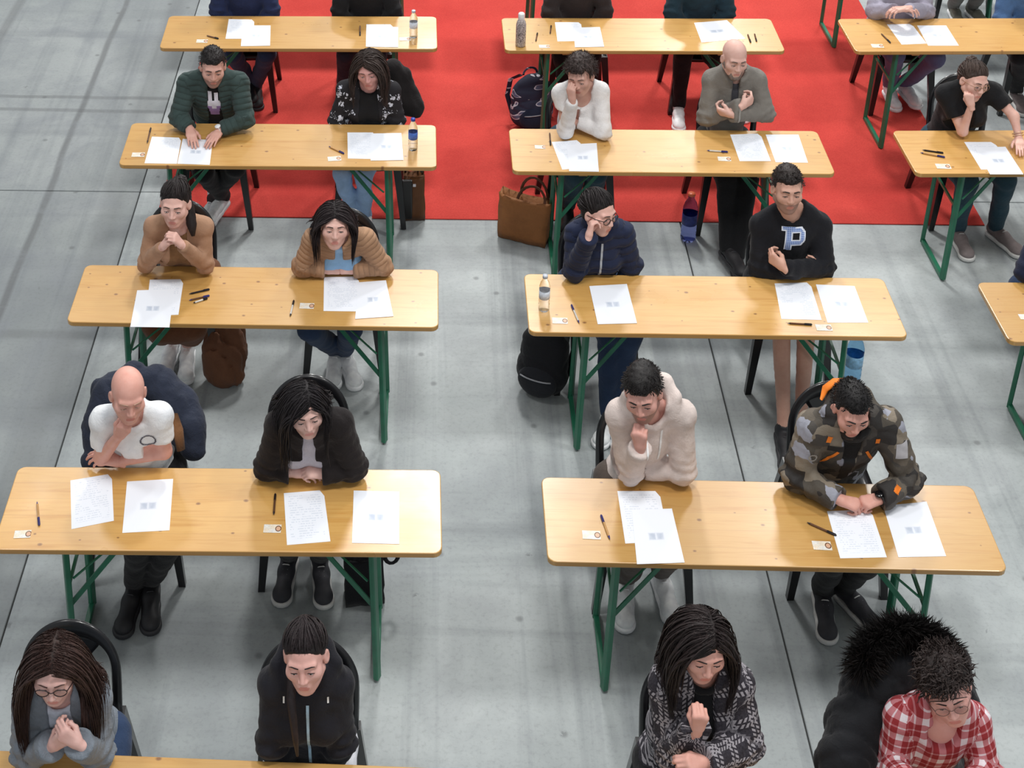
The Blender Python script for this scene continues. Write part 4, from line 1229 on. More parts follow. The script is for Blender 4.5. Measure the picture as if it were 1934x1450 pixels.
PPL['L3b'] = lambda: person('woman with long dark hair and a ribbed tan jacket over a light blue shirt', 'L3', (632, 424, 6.42), rot=(4, -9, 3), sh=((594, 452), (688, 452)), ndz=(.015, .03, -.155), fem=1,
    arms=[dict(e=(570, 503, .815), w=(617, 510, .80), h=(650, 506, .80), n=(.3, .8, -.4), pose='clasp'), dict(e=(724, 503, .815), w=(668, 510, .80), h=(635, 506, .805), n=(-.3, .8, -.4), pose='clasp')],
    skin=BEIGE_SK, hair=long_hair((40, 32, 34), .30, 800, px=.05, seed=5, back=.45, flare=.02), top=dict(name='jacket', mat=cloth('tan_quilted', (170, 134, 106), c2=(136, 102, 78), quilt=.026), t=.013, collar='stand', open=(.016, .03, .4), fold=.003, quilt=(.030, .002), seed=22, hem=.1, bust=1, cuff=1),
    inner=dict(name='shirt', mat=cloth('blue_shirt', (150, 192, 232)), t=-.006, collar='shirt', fold=.002, hem=.1, bust=1), trousers=dict(mat=JEAN),
    legs=dict(a=dict(k=('w', -.40, 6.33, .50), a=(634, 658, .09), d=(-.05, -1)), b=dict(k=('w', -.20, 6.33, .50), a=(652, 660, .09), d=(.28, -1))), shoes=SHOE_W, seed=32, chair=CHR('black plastic chair behind the woman in the ribbed tan jacket', top=(650, 400)))
def f_M3a():
    r = person('woman with glasses in a navy quilted jacket looking sideways, hand at her ear', 'M3', (1130, 400, 6.44), rot=(40, 2, 6), sh=((1090, 440), (1174, 440)), ndz=(-.01, .05, -.16), fem=1,
        arms=[dict(e=(1085, 510, .815), w=(1112, 446, 6.33), h=(1118, 420, 6.36), n=(.95, .1, 0), pose='curl'), dict(e=(1192, 500, 6.50), w=(1172, 558, 6.47), h=(1160, 585, 6.4), n=(0, .2, -1), pose='rest')],
        skin=BEIGE_SK, hair=pulled_hair((34, 28, 29), 4, bun=((.0, -.10, .0), .04), n=420), head=dict(glasses=((30, 26, 28), .0022)), top=dict(name='jacket', mat=cloth('navy_shell', (34, 42, 68), c2=(22, 28, 48), quilt=.05), t=.018, collar='stand', quilt=(.05, .008), fold=.004, seed=23, hem=.12, bust=1, cuff=1),
        trousers=dict(mat=JEAN), legs=dict(a=dict(k=(1118, 640, .50), a=(1150, 776, .09), d=(.2, -1)), b=dict(k=(1190, 640, .50), a=(1160, 768, .09), d=(-.5, -1))), shoes=SHOE_W, seed=33, chair=CHR('black plastic chair behind the woman in the navy quilted jacket'))
    J = r['J']; on(r, 'topG', 'zip', J['N']+J['X']*.012-J['U']*.19, (.010, .30), FULL, plain('pale_zip', (176, 182, 190), .4), .005)
PPL['M3a'] = f_M3a
def f_M3b():
    r = person('man in a black sweatshirt with a big letter P, arms crossed', 'M3', (1487, 357, 6.50), rot=(0, -6, 1), sh=((1441, 424), (1546, 424)), ndz=(.005, .06, -.18),
        arms=[dict(e=(1434, 505, 6.47), w=(1512, 514, 6.39), h=(1545, 504, 6.43), n=(-.1, 1, .3), pose='curl'), dict(e=(1556, 506, 6.47), w=(1480, 505, 6.35), h=(1452, 482, 6.40), n=(.3, 1, .1), pose='curl')],
        skin=(206, 164, 146), hair=short_hair((46, 38, 36), .009, 900, .007, seed=9, top=1.7, side=.3), head=dict(stubble=1, face=1.02, jaw=1.08, gaze=.002), top=dict(name='sweatshirt', mat=cloth('black_fleece_navy', (24, 25, 31)), t=.018, collar='crew', fold=.004, seed=24, hem=.1),
        trousers=dict(name='shorts', mat=cloth('dark_cotton', (40, 40, 44)), end=-.06), legs=dict(a=dict(k=(1474, 640, .49), a=(1480, 806, .09), d=(-.1, -1)), b=dict(k=(1528, 640, .49), a=(1512, 790, .09), d=(.1, -1))), shoes=SHOE_K, seed=34, chair=CHR('black plastic chair behind the man with the letter P sweatshirt'))
    J = r['J']
    def P_(u, v):
        o = (.14 <= u <= .46 and 0 <= v <= 1) or (0 <= u <= .6 and v > .86) or (0 <= u <= .62 and v < .12) or (.3 <= u <= .97 and .36 <= v <= 1 and (u-.97)+(abs(v-.68)-.32) < -.16)
        h = .46 < u < .72 and .58 < v < .80
        return o and not h
    def pf(u, v):
        if not P_(u, v): return -1
        e = .055
        return 1 if all(P_(u+a*e, v+c*e*.75) for a in (-1, 0, 1) for c in (-1, 0, 1)) else 0
    t = NT('blue_check_felt', .8); uvc = t.coord('Object'); sx = t.n('SeparateXYZ'); t.put(sx, 0, uvc)
    k = t.math('MAXIMUM', t.math('LESS_THAN', t.math('FRACT', t.math('MULTIPLY', sx.outputs[0], 110)), .3), t.math('LESS_THAN', t.math('FRACT', t.math('MULTIPLY', sx.outputs[2], 110)), .3))
    t.color(t.mix(k, lin((70, 104, 176)), lin((190, 208, 240))))
    on(r, 'topG', 'letter_p', J['N']+J['X']*.008-J['U']*.125, (.125, .165), lambda u, v: pf(u, v) if v > .2 else -1, [plain('white_felt', (226, 232, 246), .8), t.m], .0032, up=.3)
PPL['M3b'] = f_M3b
PPL['R3a'] = lambda: person('person in a navy top at the right edge, only a sleeve in view', 'R3', (2012, 395, 6.44), sh=((1970, 440), (2058, 440)), ndz=(0, .06, -.18),
    arms=[dict(e=(1938, 512, 6.40), w=(1996, 514, .82), h=(2026, 516, .82)), dict(e=(2070, 512, 6.40), w=(2036, 524, .82), h=(2010, 518, .82))], skin=MID, hair=short_hair((40, 34, 32), n=0), lowres=1,
    top=dict(name='jumper', mat=cloth('navy_jersey', (28, 34, 58)), t=.018, collar='crew'), trousers=dict(mat=JEAN), shoes=SHOE_K, seed=35, chair=CHR('black plastic chair at the right edge behind the navy sleeve', dx=.12))

# ---- second row (tables L2, M2, R2)
def f_L2a():
    M = [plain('print_white', (230, 228, 240), .8), plain('print_violet', (160, 130, 186), .8)]
    r = person('man in a dark green quilted jacket with both hands spread on his papers', 'L2', (402, 126, 7.90), rot=(8, 6, 2), sh=((355, 156), (450, 156)), ndz=(.01, .05, -.165),
        arms=[dict(e=(337, 222, .84), w=(358, 242, .81), h=(366, 274, .788), n=(0, .1, -1), pose='flat'), dict(e=(463, 226, .84), w=(418, 244, .81), h=(392, 275, .788), n=(0, .1, -1), pose='flat')],
        skin=(212, 166, 152), hair=short_hair((40, 34, 34), .008, 800, .006, seed=11, top=1.4, side=.3), head=dict(stubble=1), inner=dict(name='t_shirt', mat=BLK, t=.004, collar='crew', fold=.002, hem=.1),
        top=dict(name='jacket', mat=cloth('green_shell', (58, 74, 72), c2=(40, 52, 52), quilt=.034), t=.017, collar='stand', open=(.03, .06, .6), quilt=(.034, .004), fold=.004, seed=25, hem=.1, cuff=1), trousers=dict(mat=BLK),
        legs=dict(a=dict(k=(384, 330, .50), a=(420, 368, .16), d=(-.35, -1)), b=dict(k=(444, 322, .50), a=(404, 374, .10), d=(-.25, -1))), shoes=dict(sock=plain('white_sock', (220, 220, 222), .9), **SHOE_W), seed=41, chair=CHR('black plastic chair behind the man in the green quilted jacket'))
    J = r['J']
    def fn(u, v):
        if v < .28: return 1 if abs(u-.5) < .30-.25*(.28-v) else -1
        if v < .62: return (1 if v < .40 and abs(u-.5) > .12 else 0) if abs(u-.5) < .42-.5*abs(v-.47) else -1
        return 0 if (.22 < u < .42 or (.54 < u < .76 and v < .93)) else -1
    on(r, 'innerG', 'shirt_print', J['N']-J['U']*.155, (.105, .20), fn, M, .0045)
    d = unit(J['Wb']-J['Eb']); watch(r['root'], r['base'], J['Wb']+d*.015, d, plain('white_strap', (220, 220, 220), .5), plain('white_dial', (236, 238, 240), .3), .028)
PPL['L2a'] = f_L2a
def mat_floral():
    t = NT('floral_black', .85); co = t.coord()
    v = t.n('TexVoronoi', Scale=24); t.put(v, 'Vector', t.mix(.06, co, t.n('TexNoise', Scale=40).outputs['Color']))
    sc = t.n('SeparateColor'); t.t.links.new(v.outputs['Color'], sc.inputs[0])
    on_ = t.math('MULTIPLY', t.math('GREATER_THAN', sc.outputs[0], .55), t.math('LESS_THAN', v.outputs['Distance'], .36))
    t.color(t.mix(on_, lin((24, 22, 28)), lin((206, 210, 224)))); return t.m
PPL['L2b'] = lambda: person('woman with long wavy brown hair in a black cardigan with white flowers', 'L2', (697, 130, 7.97), rot=(-8, 8, -6), sh=((654, 170), (738, 170)), ndz=(.0, .05, -.16), fem=1,
    arms=[dict(e=(637, 228, 7.99), w=(664, 268, 7.98), h=(676, 300, 7.90)), dict(e=(750, 228, 7.99), w=(722, 268, 7.98), h=(710, 300, 7.90))], skin=(214, 162, 156), hair=long_hair((62, 50, 46), .31, 900, px=.2, seed=7, wave=.2, back=.3, flare=.03),
    inner=dict(name='top', mat=BLK, t=.004, fold=.002, bust=1, hem=.1, collar='crew'), top=dict(name='cardigan', mat=mat_floral(), t=.014, open=(.05, .075, .6), fold=.004, seed=26, hem=.1, bust=1), trousers=dict(mat=JEANL, t=.004),
    legs=dict(a=dict(k=(645, 335, .50), a=(668, 405, .09)), b=dict(k=(714, 335, .50), a=(690, 405, .09))), shoes=SHOE_W, seed=42, chair=CHR('black plastic chair behind the woman in the flowered cardigan'))
PPL['M2a'] = lambda: person('woman with short tousled brown hair in an off-white jumper leaning on her elbow', 'M2', (1096, 143, 7.80), rot=(-22, 6, -8), sh=((1062, 176), (1132, 172)), ndz=(.02, .04, -.16), fem=1,
    arms=[dict(e=(1068, 246, .815), w=(1081, 190, 7.68), h=(1077, 160, 7.70), n=(.5, .8, 0), pose='curl'), dict(e=(1140, 248, .815), w=(1092, 232, .83), h=(1074, 228, .84), n=(0, .3, -1), pose='curl')],
    skin=(206, 164, 150), hair=short_hair((66, 54, 52), .018, 900, .035, seed=13, flow=messy_flow, top=1.5, side=.9, rough=.005), top=dict(name='jumper', mat=cloth('offwhite_knit', (228, 226, 226), c2=(204, 202, 202), weave=130), t=.012, vneck=.05, neck=.056, girth=.88, fold=.003, seed=27, hem=.1, bust=1),
    trousers=dict(mat=JEANT), legs=dict(a=dict(k=(1075, 335, .50), a=(1072, 385, .09)), b=dict(k=(1128, 335, .50), a=(1112, 385, .09))), shoes=dict(SHOE_K), seed=43, chair=CHR('black plastic chair behind the woman in the off-white jumper'))
def f_M2b():
    r = person('bald bearded man in a grey bomber jacket with crossed arms', 'M2', (1387, 110, 7.90), rot=(6, 4, 3), sh=((1347, 150), (1426, 150)), ndz=(.0, .05, -.175),
        arms=[dict(e=(1334, 222, 7.88), w=(1402, 200, 7.76), h=(1428, 182, 7.82), n=(-.3, 1, .1), pose='curl'), dict(e=(1446, 214, 7.88), w=(1378, 216, 7.75), h=(1350, 208, 7.82), n=(.1, .9, .3), pose='curl')],
        skin=(216, 178, 166), head=dict(beard=.003, beardrgb=(112, 100, 94), browrgb=(96, 80, 74)), top=dict(name='bomber_jacket', mat=cloth('grey_bomber', (126, 122, 116), c2=(92, 88, 84)), t=.018, collar='stand', open=(.02, .02, .16), girth=.84, fold=.004, seed=28, hem=.1, cuff=1),
        inner=dict(name='t_shirt', mat=cloth('grey_jersey', (70, 70, 76)), t=.004, collar='crew', hem=.1), trousers=dict(mat=BLK), legs=dict(a=dict(k=(1372, 345, .50), a=(1374, 462, .13), d=(.25, -1)), b=dict(k=(1412, 345, .50), a=(1392, 478, .09), d=(-.1, -1))), shoes=SHOE_K, seed=44,
        chair=CHR('black plastic chair behind the bald man in the grey bomber jacket'))
    J = r['J']; on(r, 'topG', 'zip', J['N']-J['U']*.24, (.010, .2), FULL, plain('dull_zip', (150, 148, 144), .4), .005)
PPL['M2b'] = f_M2b
def f_R2a():
    r = person('smiling woman with glasses and a black T-shirt resting her chin on her hand', 'R2', (1838, 152, 7.80), rot=(16, 2, 10), sh=((1788, 176), (1874, 172)), ndz=(-.035, .04, -.16), fem=1,
        arms=[dict(e=(1818, 248, .81), w=(1834, 200, 7.70), h=(1828, 172, 7.72), n=(.3, .9, .1), pose='fist'), dict(e=(1915, 220, 7.74), w=(1924, 260, .81), h=(1932, 298, .788), n=(0, .1, -1), pose='flat')],
        skin=(224, 182, 168), hair=pulled_hair((70, 56, 50), 6, bun=((.0, -.07, .10), .035), n=420), head=dict(bare=1, glasses=((150, 116, 84), .0014)), top=dict(name='t_shirt', mat=BLK, t=.012, short=.62, collar='crew', fold=.004, seed=29, hem=.1, bust=1),
        trousers=dict(mat=JEANT), legs=dict(a=dict(k=(1822, 350, .50), a=(1808, 428, .09), d=(0, -1)), b=dict(k=(1898, 345, .50), a=(1880, 425, .09), d=(.4, -1))), shoes=SHOE_G, seed=45, chair=CHR('black plastic chair left behind the woman in the black T-shirt', top=(1808, 145)))
    J = r['J']; d = unit(J['Wb']-J['Eb']); b = r['base']; e = unit(np.cross(d, (0, 0, 1))); u = np.cross(e, d); a = np.linspace(0, 2*np.pi, 17)[:-1]
    for k in range(2):
        V, F = tube_np(J['Wb']-d*(.012+.014*k)+.030*(np.cos(a)[:, None]*e+np.sin(a)[:, None]*u), .0025, 5, True)
        link('bracelet', mesh_np('bracelet', V-b, F, [plain('pale_gold', (226, 196, 170), .3, .6)]), r['root'])
PPL['R2a'] = f_R2a

# ---- front row, cut by the lower edge (tables L5, M5)
def mat_hound():
    t = NT('houndstooth_wool', .9, 0, 0, .2); uv = t.n('UVMap'); sx = t.n('SeparateXYZ'); t.put(sx, 0, uv.outputs[0])
    u, v = sx.outputs[0], sx.outputs[1]
    def bands(c, sp): 
        f = t.math('FRACT', t.math('MULTIPLY', c, 1/sp)); return t.math('MAXIMUM', t.math('MULTIPLY', t.math('GREATER_THAN', f, .05), t.math('LESS_THAN', f, .21)), t.math('MULTIPLY', t.math('GREATER_THAN', f, .29), t.math('LESS_THAN', f, .45)))
    d1 = t.math('GREATER_THAN', t.math('FRACT', t.math('MULTIPLY', t.math('ADD', v, t.math('MULTIPLY', u, .9)), 62)), .45)
    d2 = t.math('GREATER_THAN', t.math('FRACT', t.math('MULTIPLY', t.math('ADD', u, t.math('MULTIPLY', v, -.6)), 62)), .45)
    m = t.math('MAXIMUM', t.math('MULTIPLY', bands(u, .075), d1), t.math('MULTIPLY', bands(v, .085), d2))
    n = t.noise(t.coord(), 130, 3)
    base = t.ramp(n, [(.3, lin((40, 38, 44))), (.7, lin((66, 63, 70)))])
    t.color(t.mix(m, base, lin((158, 154, 160)))); t.bump(n, .4, .005); return t.m
def mat_plaid():
    t = NT('red_white_plaid', .85, 0, 0, .2); uv = t.n('UVMap'); sx = t.n('SeparateXYZ'); t.put(sx, 0, uv.outputs[0])
    def st(c, sp): 
        f = t.math('FRACT', t.math('MULTIPLY', t.math('ADD', c, 3.0), 1/sp)); w = t.math('LESS_THAN', f, .34); l = t.math('MULTIPLY', t.math('GREATER_THAN', f, .62), t.math('LESS_THAN', f, .70)); return t.math('ADD', w, t.math('MULTIPLY', l, .7))
    a, b = st(sx.outputs[0], .068), st(sx.outputs[1], .074)
    s = t.math('MULTIPLY', t.math('ADD', a, b), .5)
    n = t.noise(t.coord(), 200, 2)
    c = t.ramp(s, [(0, lin((150, 50, 54))), (.5, lin((194, 124, 130))), (1, lin((232, 226, 232)))])
    t.color(t.mix(t.math('MULTIPLY', n, .15), c, lin((110, 50, 60)))); t.bump(t.noise(t.coord(), 26, 4, .6, 1), .3, .01); return t.m
PPL['L5a'] = lambda: person('young woman with glasses, very long straight hair and a grey teddy hoodie', 'L5', (104, 1262, 3.70), rot=(2, 6, 2), sh=((60, 1332), (172, 1320)), ndz=(.01, .04, -.155), fem=1, yb=3.74,
    arms=[dict(e=(52, 1420, .825), w=(100, 1408, 3.60), h=(130, 1386, 3.58), n=(.4, .8, .2), pose='curl'), dict(e=(184, 1420, .825), w=(148, 1404, 3.58), h=(120, 1386, 3.58), n=(-.4, .8, .1), pose='curl')],
    skin=(226, 186, 178), hair=long_hair((58, 40, 36), .46, 1000, px=-.05, seed=9, back=.15, flare=.012, rad=.0034, rmax=.165), head=dict(glasses=((46, 36, 40), .0020)),
    top=dict(name='hoodie', mat=cloth('grey_teddy', (126, 134, 144), c2=(92, 100, 110), weave=90, fold=.6), t=.020, collar='hood', open=(.035, .055, .5), fold=.005, seed=30, hem=.1, bust=1, cuff=1), inner=dict(name='top', mat=cloth('white_navy_top', (206, 212, 226), c2=(160, 166, 184)), t=.012, collar='crew', bust=1, hem=.1),
    trousers=dict(mat=JEAN), shoes=SHOE_W, seed=51, chair=CHR('black plastic chair whose arched back frames the grey hoodie', top=(133, 1179)))
def f_L5b():
    r = person('woman in a black hooded jacket with a pale zip, braid over her shoulder', 'L5', (577, 1238, 3.76), rot=(-5, -6, -5), sh=((524, 1290), (632, 1290)), ndz=(.005, .05, -.165), fem=1, yb=3.71,
        arms=[dict(e=(514, 1400, 3.76), w=(546, 1466, 3.79), h=(560, 1495, 3.76)), dict(e=(642, 1400, 3.78), w=(608, 1466, 3.79), h=(594, 1495, 3.76))], skin=(224, 178, 168),
        hair=pulled_hair((36, 28, 30), 8, n=460, tail=[([(.05, -.06, -.06), (.062, -.01, -.10), (.062, .055, -.15), (.058, .075, -.22), (.056, .085, -.30), (.056, .09, -.38)], [.022, .020, .018, .016, .013, .005])]),
        top=dict(name='jacket', mat=cloth('black_softshell', (30, 30, 37), c2=(22, 22, 27)), t=.018, collar='hood', hoodz=.075, hoodr=1.1, fold=.004, seed=33, hem=.12, bust=1), trousers=dict(mat=cloth('white_cotton', (224, 226, 234))), shoes=SHOE_W, seed=52, chair=CHR('black plastic chair behind the woman in the black hooded jacket', top=(583, 1206)))
    J = r['J']; on(r, 'topG', 'zip', J['N']+J['X']*.006-J['U']*.24, (.010, .36), FULL, plain('ice_zip', (168, 200, 222), .4), .004)
    for s in (-1, 1): on(r, 'topG', 'cord_end', J['N']+J['X']*.075*s-J['U']*.045, (.006, .03), FULL, plain('white_cord', (236, 236, 236), .7), .003)
PPL['L5b'] = f_L5b
PPL['M5a'] = lambda: person('woman with long dark hair in a dark houndstooth coat, hand at her mouth', 'M5', (1327, 1218, 3.68), rot=(4, 5, 4), sh=((1266, 1290), (1384, 1290)), ndz=(0, .04, -.16), fem=1, yb=3.64,
    arms=[dict(e=(1272, 1418, 3.66), w=(1338, 1356, 3.50), h=(1336, 1306, 3.52), n=(0, .9, .2), pose='fist'), dict(e=(1408, 1404, 3.66), w=(1330, 1440, 3.52), h=(1300, 1440, 3.5), n=(0, .5, -.8), pose='curl')],
    skin=(222, 170, 156), hair=long_hair((38, 29, 29), .36, 850, px=-.2, seed=15, wave=.18, back=.25, flare=.03), top=dict(name='coat', mat=mat_hound(), t=.024, collar='fold', open=(.03, .05, .6), fold=.004, seed=36, hem=.2, bust=1, cuff=1, girth=1.1),
    inner=dict(name='top', mat=BLK, t=.004, collar='crew', bust=1, hem=.1), trousers=dict(mat=BLK), shoes=SHOE_K, seed=53, chair=CHR('black plastic chair hidden behind the houndstooth coat'))
PPL['M5b'] = lambda: person('person with short curly hair, glasses and a red and white plaid shirt', 'M5', (1788, 1298, 3.62), rot=(-8, 1, -20), sh=((1706, 1350), (1836, 1362)), ndz=(.01, .04, -.155), fem=1, yb=3.60,
    arms=[dict(e=(1684, 1450, .82), w=(1740, 1500, 3.3), h=(1760, 1520, 3.25)), dict(e=(1862, 1460, .82), w=(1800, 1510, 3.3), h=(1780, 1530, 3.25))], skin=(222, 172, 162),
    hair=dict(rgb=(46, 36, 34), t=.014, rough=.005, line=.074, seed=21, top=1.2, side=.6, strands=[dict(seed=1, n=900, flow=lambda D, p: D+np.stack([0*D[:, 0], .3+0*D[:, 0], .2+0*D[:, 0]], 1), keep=scalp(-.24), length=.06, steps=8, rad=.0034, wave=.6, lift=1.08, jit=.3, grav=.25)]),
    head=dict(glasses=((120, 90, 84), .0013), jaw=1.05), top=dict(name='shirt', mat=mat_plaid(), t=.016, collar='shirt', vneck=.04, fold=.005, seed=37, hem=.12), trousers=dict(mat=JEAN), shoes=SHOE_K, seed=54, chair=CHR('black plastic chair under the black fur-trimmed parka', top=(1745, 1240)))

# ---- far row, cut by the upper edge (tables L1, M1, R1)
def far(label, key, px, y, mat, tmat, shoes, legs, chair, wa=None, arms=None, rgb=(40, 34, 34), seed=60, dy=0, fem=0, **k):
    H = (px, y, tback(key)+.10+dy)
    arms = arms or [dict(e=(px-52, y+100, tback(key)+.08), w=(px-22, y+134, tback(key)+.06)), dict(e=(px+52, y+100, tback(key)+.08), w=(px+22, y+134, tback(key)+.06))]
    person(label, key, H, rot=(0, 10, 0), sh=((px-40, y+42), (px+40, y+42)), ndz=(0, .06, -.18), arms=arms, skin=MID, hair=short_hair(rgb, n=0), lowres=1, fem=fem,
           top=dict(name='jacket', mat=mat, t=.02, collar='crew', fold=.005, seed=seed, hem=.1), trousers=dict(mat=tmat), shoes=shoes, legs=legs, seed=seed, chair=CHR(chair), **k)
PPL['L1a'] = lambda: far('person in a navy sweatshirt and jeans in the far row left of the aisle', 'L1', 462, -80, cloth('navy_sweat', (34, 44, 78)), JEAN, SHOE_K, dict(a=dict(k=(440, 108, .50), a=(470, 150, .12), d=(.2, -1)), b=dict(k=(505, 108, .50), a=(484, 158, .09), d=(.1, -1))), 'black plastic chair behind the far navy sweatshirt', seed=61)
PPL['L1b'] = lambda: far('person in a plain black top in the far row left of the aisle', 'L1', 692, -78, BLK, cloth('charcoal_denim', (46, 46, 58)), SHOE_K, dict(a=dict(k=(652, 110, .50), a=(650, 178, .09)), b=dict(k=(715, 110, .50), a=(708, 180, .09))), 'black plastic chair behind the far black top', seed=62)
PPL['M1a'] = lambda: far('person in a dark brown jacket with a grey scarf in the far row', 'M1', 1090, -76, cloth('dark_brown_jacket', (46, 38, 38)), BLK, SHOE_K, dict(a=dict(k=(1062, 112, .50), a=(1070, 180, .09)), b=dict(k=(1118, 112, .50), a=(1112, 180, .09))), 'black plastic chair behind the far dark brown jacket', seed=63)
PPL['M1b'] = lambda: far('person in a dark teal jacket in the far row, one white trainer stretched out', 'M1', 1322, -76, cloth('teal_jacket', (28, 50, 62)), BLK, SHOE_W, dict(a=dict(k=(1290, 108, .50), a=(1282, 196, .09), d=(-.15, -1)), b=dict(k=(1365, 112, .50), a=(1388, 180, .09))), 'black plastic chair behind the far dark teal jacket', seed=64)
PPL['R1a'] = lambda: far('person in a pale lilac sweatshirt with hands folded in the far row', 'R1', 1700, -66, cloth('lilac_sweat', (160, 156, 172)), LILAC, SHOE_W, dict(a=dict(k=(1690, 112, .50), a=(1680, 160, .09), d=(-.05, -1)), b=dict(k=(1768, 112, .52), a=(1708, 155, .13), d=(.15, -1))), 'black plastic chair behind the far lilac sweatshirt',
    arms=[dict(e=(1652, 22, 9.28), w=(1694, 18, 9.12), h=(1720, 16, 9.10)), dict(e=(1748, 22, 9.28), w=(1712, 16, 9.10), h=(1690, 18, 9.1))], seed=65)
PPL['R1b'] = lambda: far('person in a blue denim jacket at the top right corner', 'R1', 1945, -66, cloth('blue_denim_jacket', (74, 106, 150)), BLK, SHOE_G, dict(a=dict(k=(1925, 112, .50), a=(1920, 168, .09), d=(-.1, -1)), b=dict(k=(1990, 112, .50), a=(1985, 168, .09))), 'black plastic chair at the top right corner under the denim jacket', seed=66)
PPL['R0a'] = lambda: far('person beyond the top edge, only khaki trainers and chair legs in view', 'R0', 1822, -255, BLK, cloth('stone_trousers', (120, 120, 116)), dict(mat=plain('khaki_trainer', (132, 132, 120), .8), sole=SHOE_W['sole']), dict(a=dict(k=(1815, -24, .50), a=(1802, 8, .09), d=(-.1, -1)), b=dict(k=(1862, -24, .50), a=(1836, 10, .09), d=(.2, -1))), 'black plastic chair at the top edge above the khaki trainers', seed=67)
for _f in PPL.values(): _f()
# ---------------------------------------------------------------- papers, pens, cards and bottles
def mat_paper(kind, seed):
    t = NT('printed_sheet', .7, 0, 0, .2)
    uv = t.n('UVMap'); sx = t.n('SeparateXYZ'); t.put(sx, 0, uv.outputs[0]); u, v = sx.outputs[0], sx.outputs[1]
    white = lin((238, 242, 250))
    if kind == 'text':
        r = t.math('FRACT', t.math('MULTIPLY', v, 22)); row = t.math('FLOOR', t.math('MULTIPLY', v, 22))
        w = t.n('TexNoise', Scale=1.0, Detail=2); cx = t.n('CombineXYZ'); t.put(cx, 0, t.math('MULTIPLY', u, 26)); t.put(cx, 1, t.math('MULTIPLY', t.math('ADD', row, seed*3.3), 5.3)); t.put(w, 'Vector', cx.outputs[0])
        b = t.n('TexNoise', Scale=1.0, Detail=1); cy = t.n('CombineXYZ'); t.put(cy, 0, t.math('MULTIPLY', u, 3.0)); t.put(cy, 1, t.math('ADD', t.math('MULTIPLY', v, 6), seed)); t.put(b, 'Vector', cy.outputs[0])
        m = t.math('MULTIPLY', t.math('MULTIPLY', t.math('LESS_THAN', r, .38), t.math('GREATER_THAN', w.outputs[0], .47)), t.math('GREATER_THAN', b.outputs[0], .44))
        m = t.math('MULTIPLY', m, t.math('MULTIPLY', t.math('LESS_THAN', t.math('ABSOLUTE', t.math('SUBTRACT', u, .5)), .40), t.math('LESS_THAN', t.math('ABSOLUTE', t.math('SUBTRACT', v, .52)), .42)))
        t.color(t.mix(t.math('MULTIPLY', m, .5), white, lin((192, 202, 218))))
    elif kind == 'marks':
        def sq(c):
            d = t.math('MAXIMUM', t.math('ABSOLUTE', t.math('SUBTRACT', u, c)), t.math('MULTIPLY', t.math('ABSOLUTE', t.math('SUBTRACT', v, .49)), 1.25))
            return t.ramp(d, [(.055, (1, 1, 1)), (.095, (0, 0, 0))])
        m = t.math('MAXIMUM', sq(.41), sq(.59))
        n = t.noise(t.coord('UV'), 8, 1)
        m = t.math('MULTIPLY', m, t.math('ADD', t.math('MULTIPLY', n, .7), .12))
        t.color(t.mix(m, white, lin((150, 166, 190))))
    else:
        t.color(white)
    return t.m
_PM = {}
def paper(key, quad, kind, label, lift=0, group=None, curl=0):
    z = TH+.0012+.0013*lift
    p = [PZ(x, y, z) for x, y in quad]
    c = sum(p)/4
    if kind not in _PM or kind == 'text': _PM[kind] = mat_paper(kind, len(_PM)+c[0])
    bm = bmesh.new(); uvl = bm.loops.layers.uv.new('UVMap')
    uvs = [(0, 1), (1, 1), (1, 0), (0, 0)]
    n = 4
    def bl(a, b): return (p[0]*(1-a)+p[1]*a)*(1-b)+(p[3]*(1-a)+p[2]*a)*b
    grid = [[bm.verts.new(Vector(bl(i/n, j/n)-c+np.array([0, 0, curl*((i/n-.5)**2)*4*(j/n)]))) for i in range(n+1)] for j in range(n+1)]
    for j in range(n):
        for i in range(n):
            if kind == 'text' and i == n-1 and j == 0:
                q = grid
                a, b = bl((i+.62)/n, 0)-c, bl(1, .48/n)-c
                va, vb = bm.verts.new(Vector(a)), bm.verts.new(Vector(b))
                f = bm.faces.new((grid[1][i], grid[1][i+1], vb, va, grid[0][i]))
                co = [(i/n, 1-1/n), (1, 1-1/n), (1, 1-.48/n), ((i+.62)/n, 1), (i/n, 1)]
            else:
                f = bm.faces.new((grid[j+1][i], grid[j+1][i+1], grid[j][i+1], grid[j][i]))
                co = [(i/n, 1-(j+1)/n), ((i+1)/n, 1-(j+1)/n), ((i+1)/n, 1-j/n), (i/n, 1-j/n)]
            for l, q in zip(f.loops, co): l[uvl].uv = q
    for v_ in [v_ for v_ in bm.verts if not v_.link_faces]: bm.verts.remove(v_)
    ex = bmesh.ops.extrude_face_region(bm, geom=bm.faces[:])
    bmesh.ops.translate(bm, verts=[v_ for v_ in ex['geom'] if isinstance(v_, bmesh.types.BMVert)], vec=(0, 0, -.0010))
    o = bm_obj('sheet_of_paper', bm, _PM[kind]); o.location = [float(x) for x in c]
    return tag(o, label, 'paper', group or 'exam papers on the tables')
PEN_C = {'tan': (206, 160, 104), 'white': (222, 220, 214), 'dark': (44, 38, 42), 'brown': (110, 76, 54)}
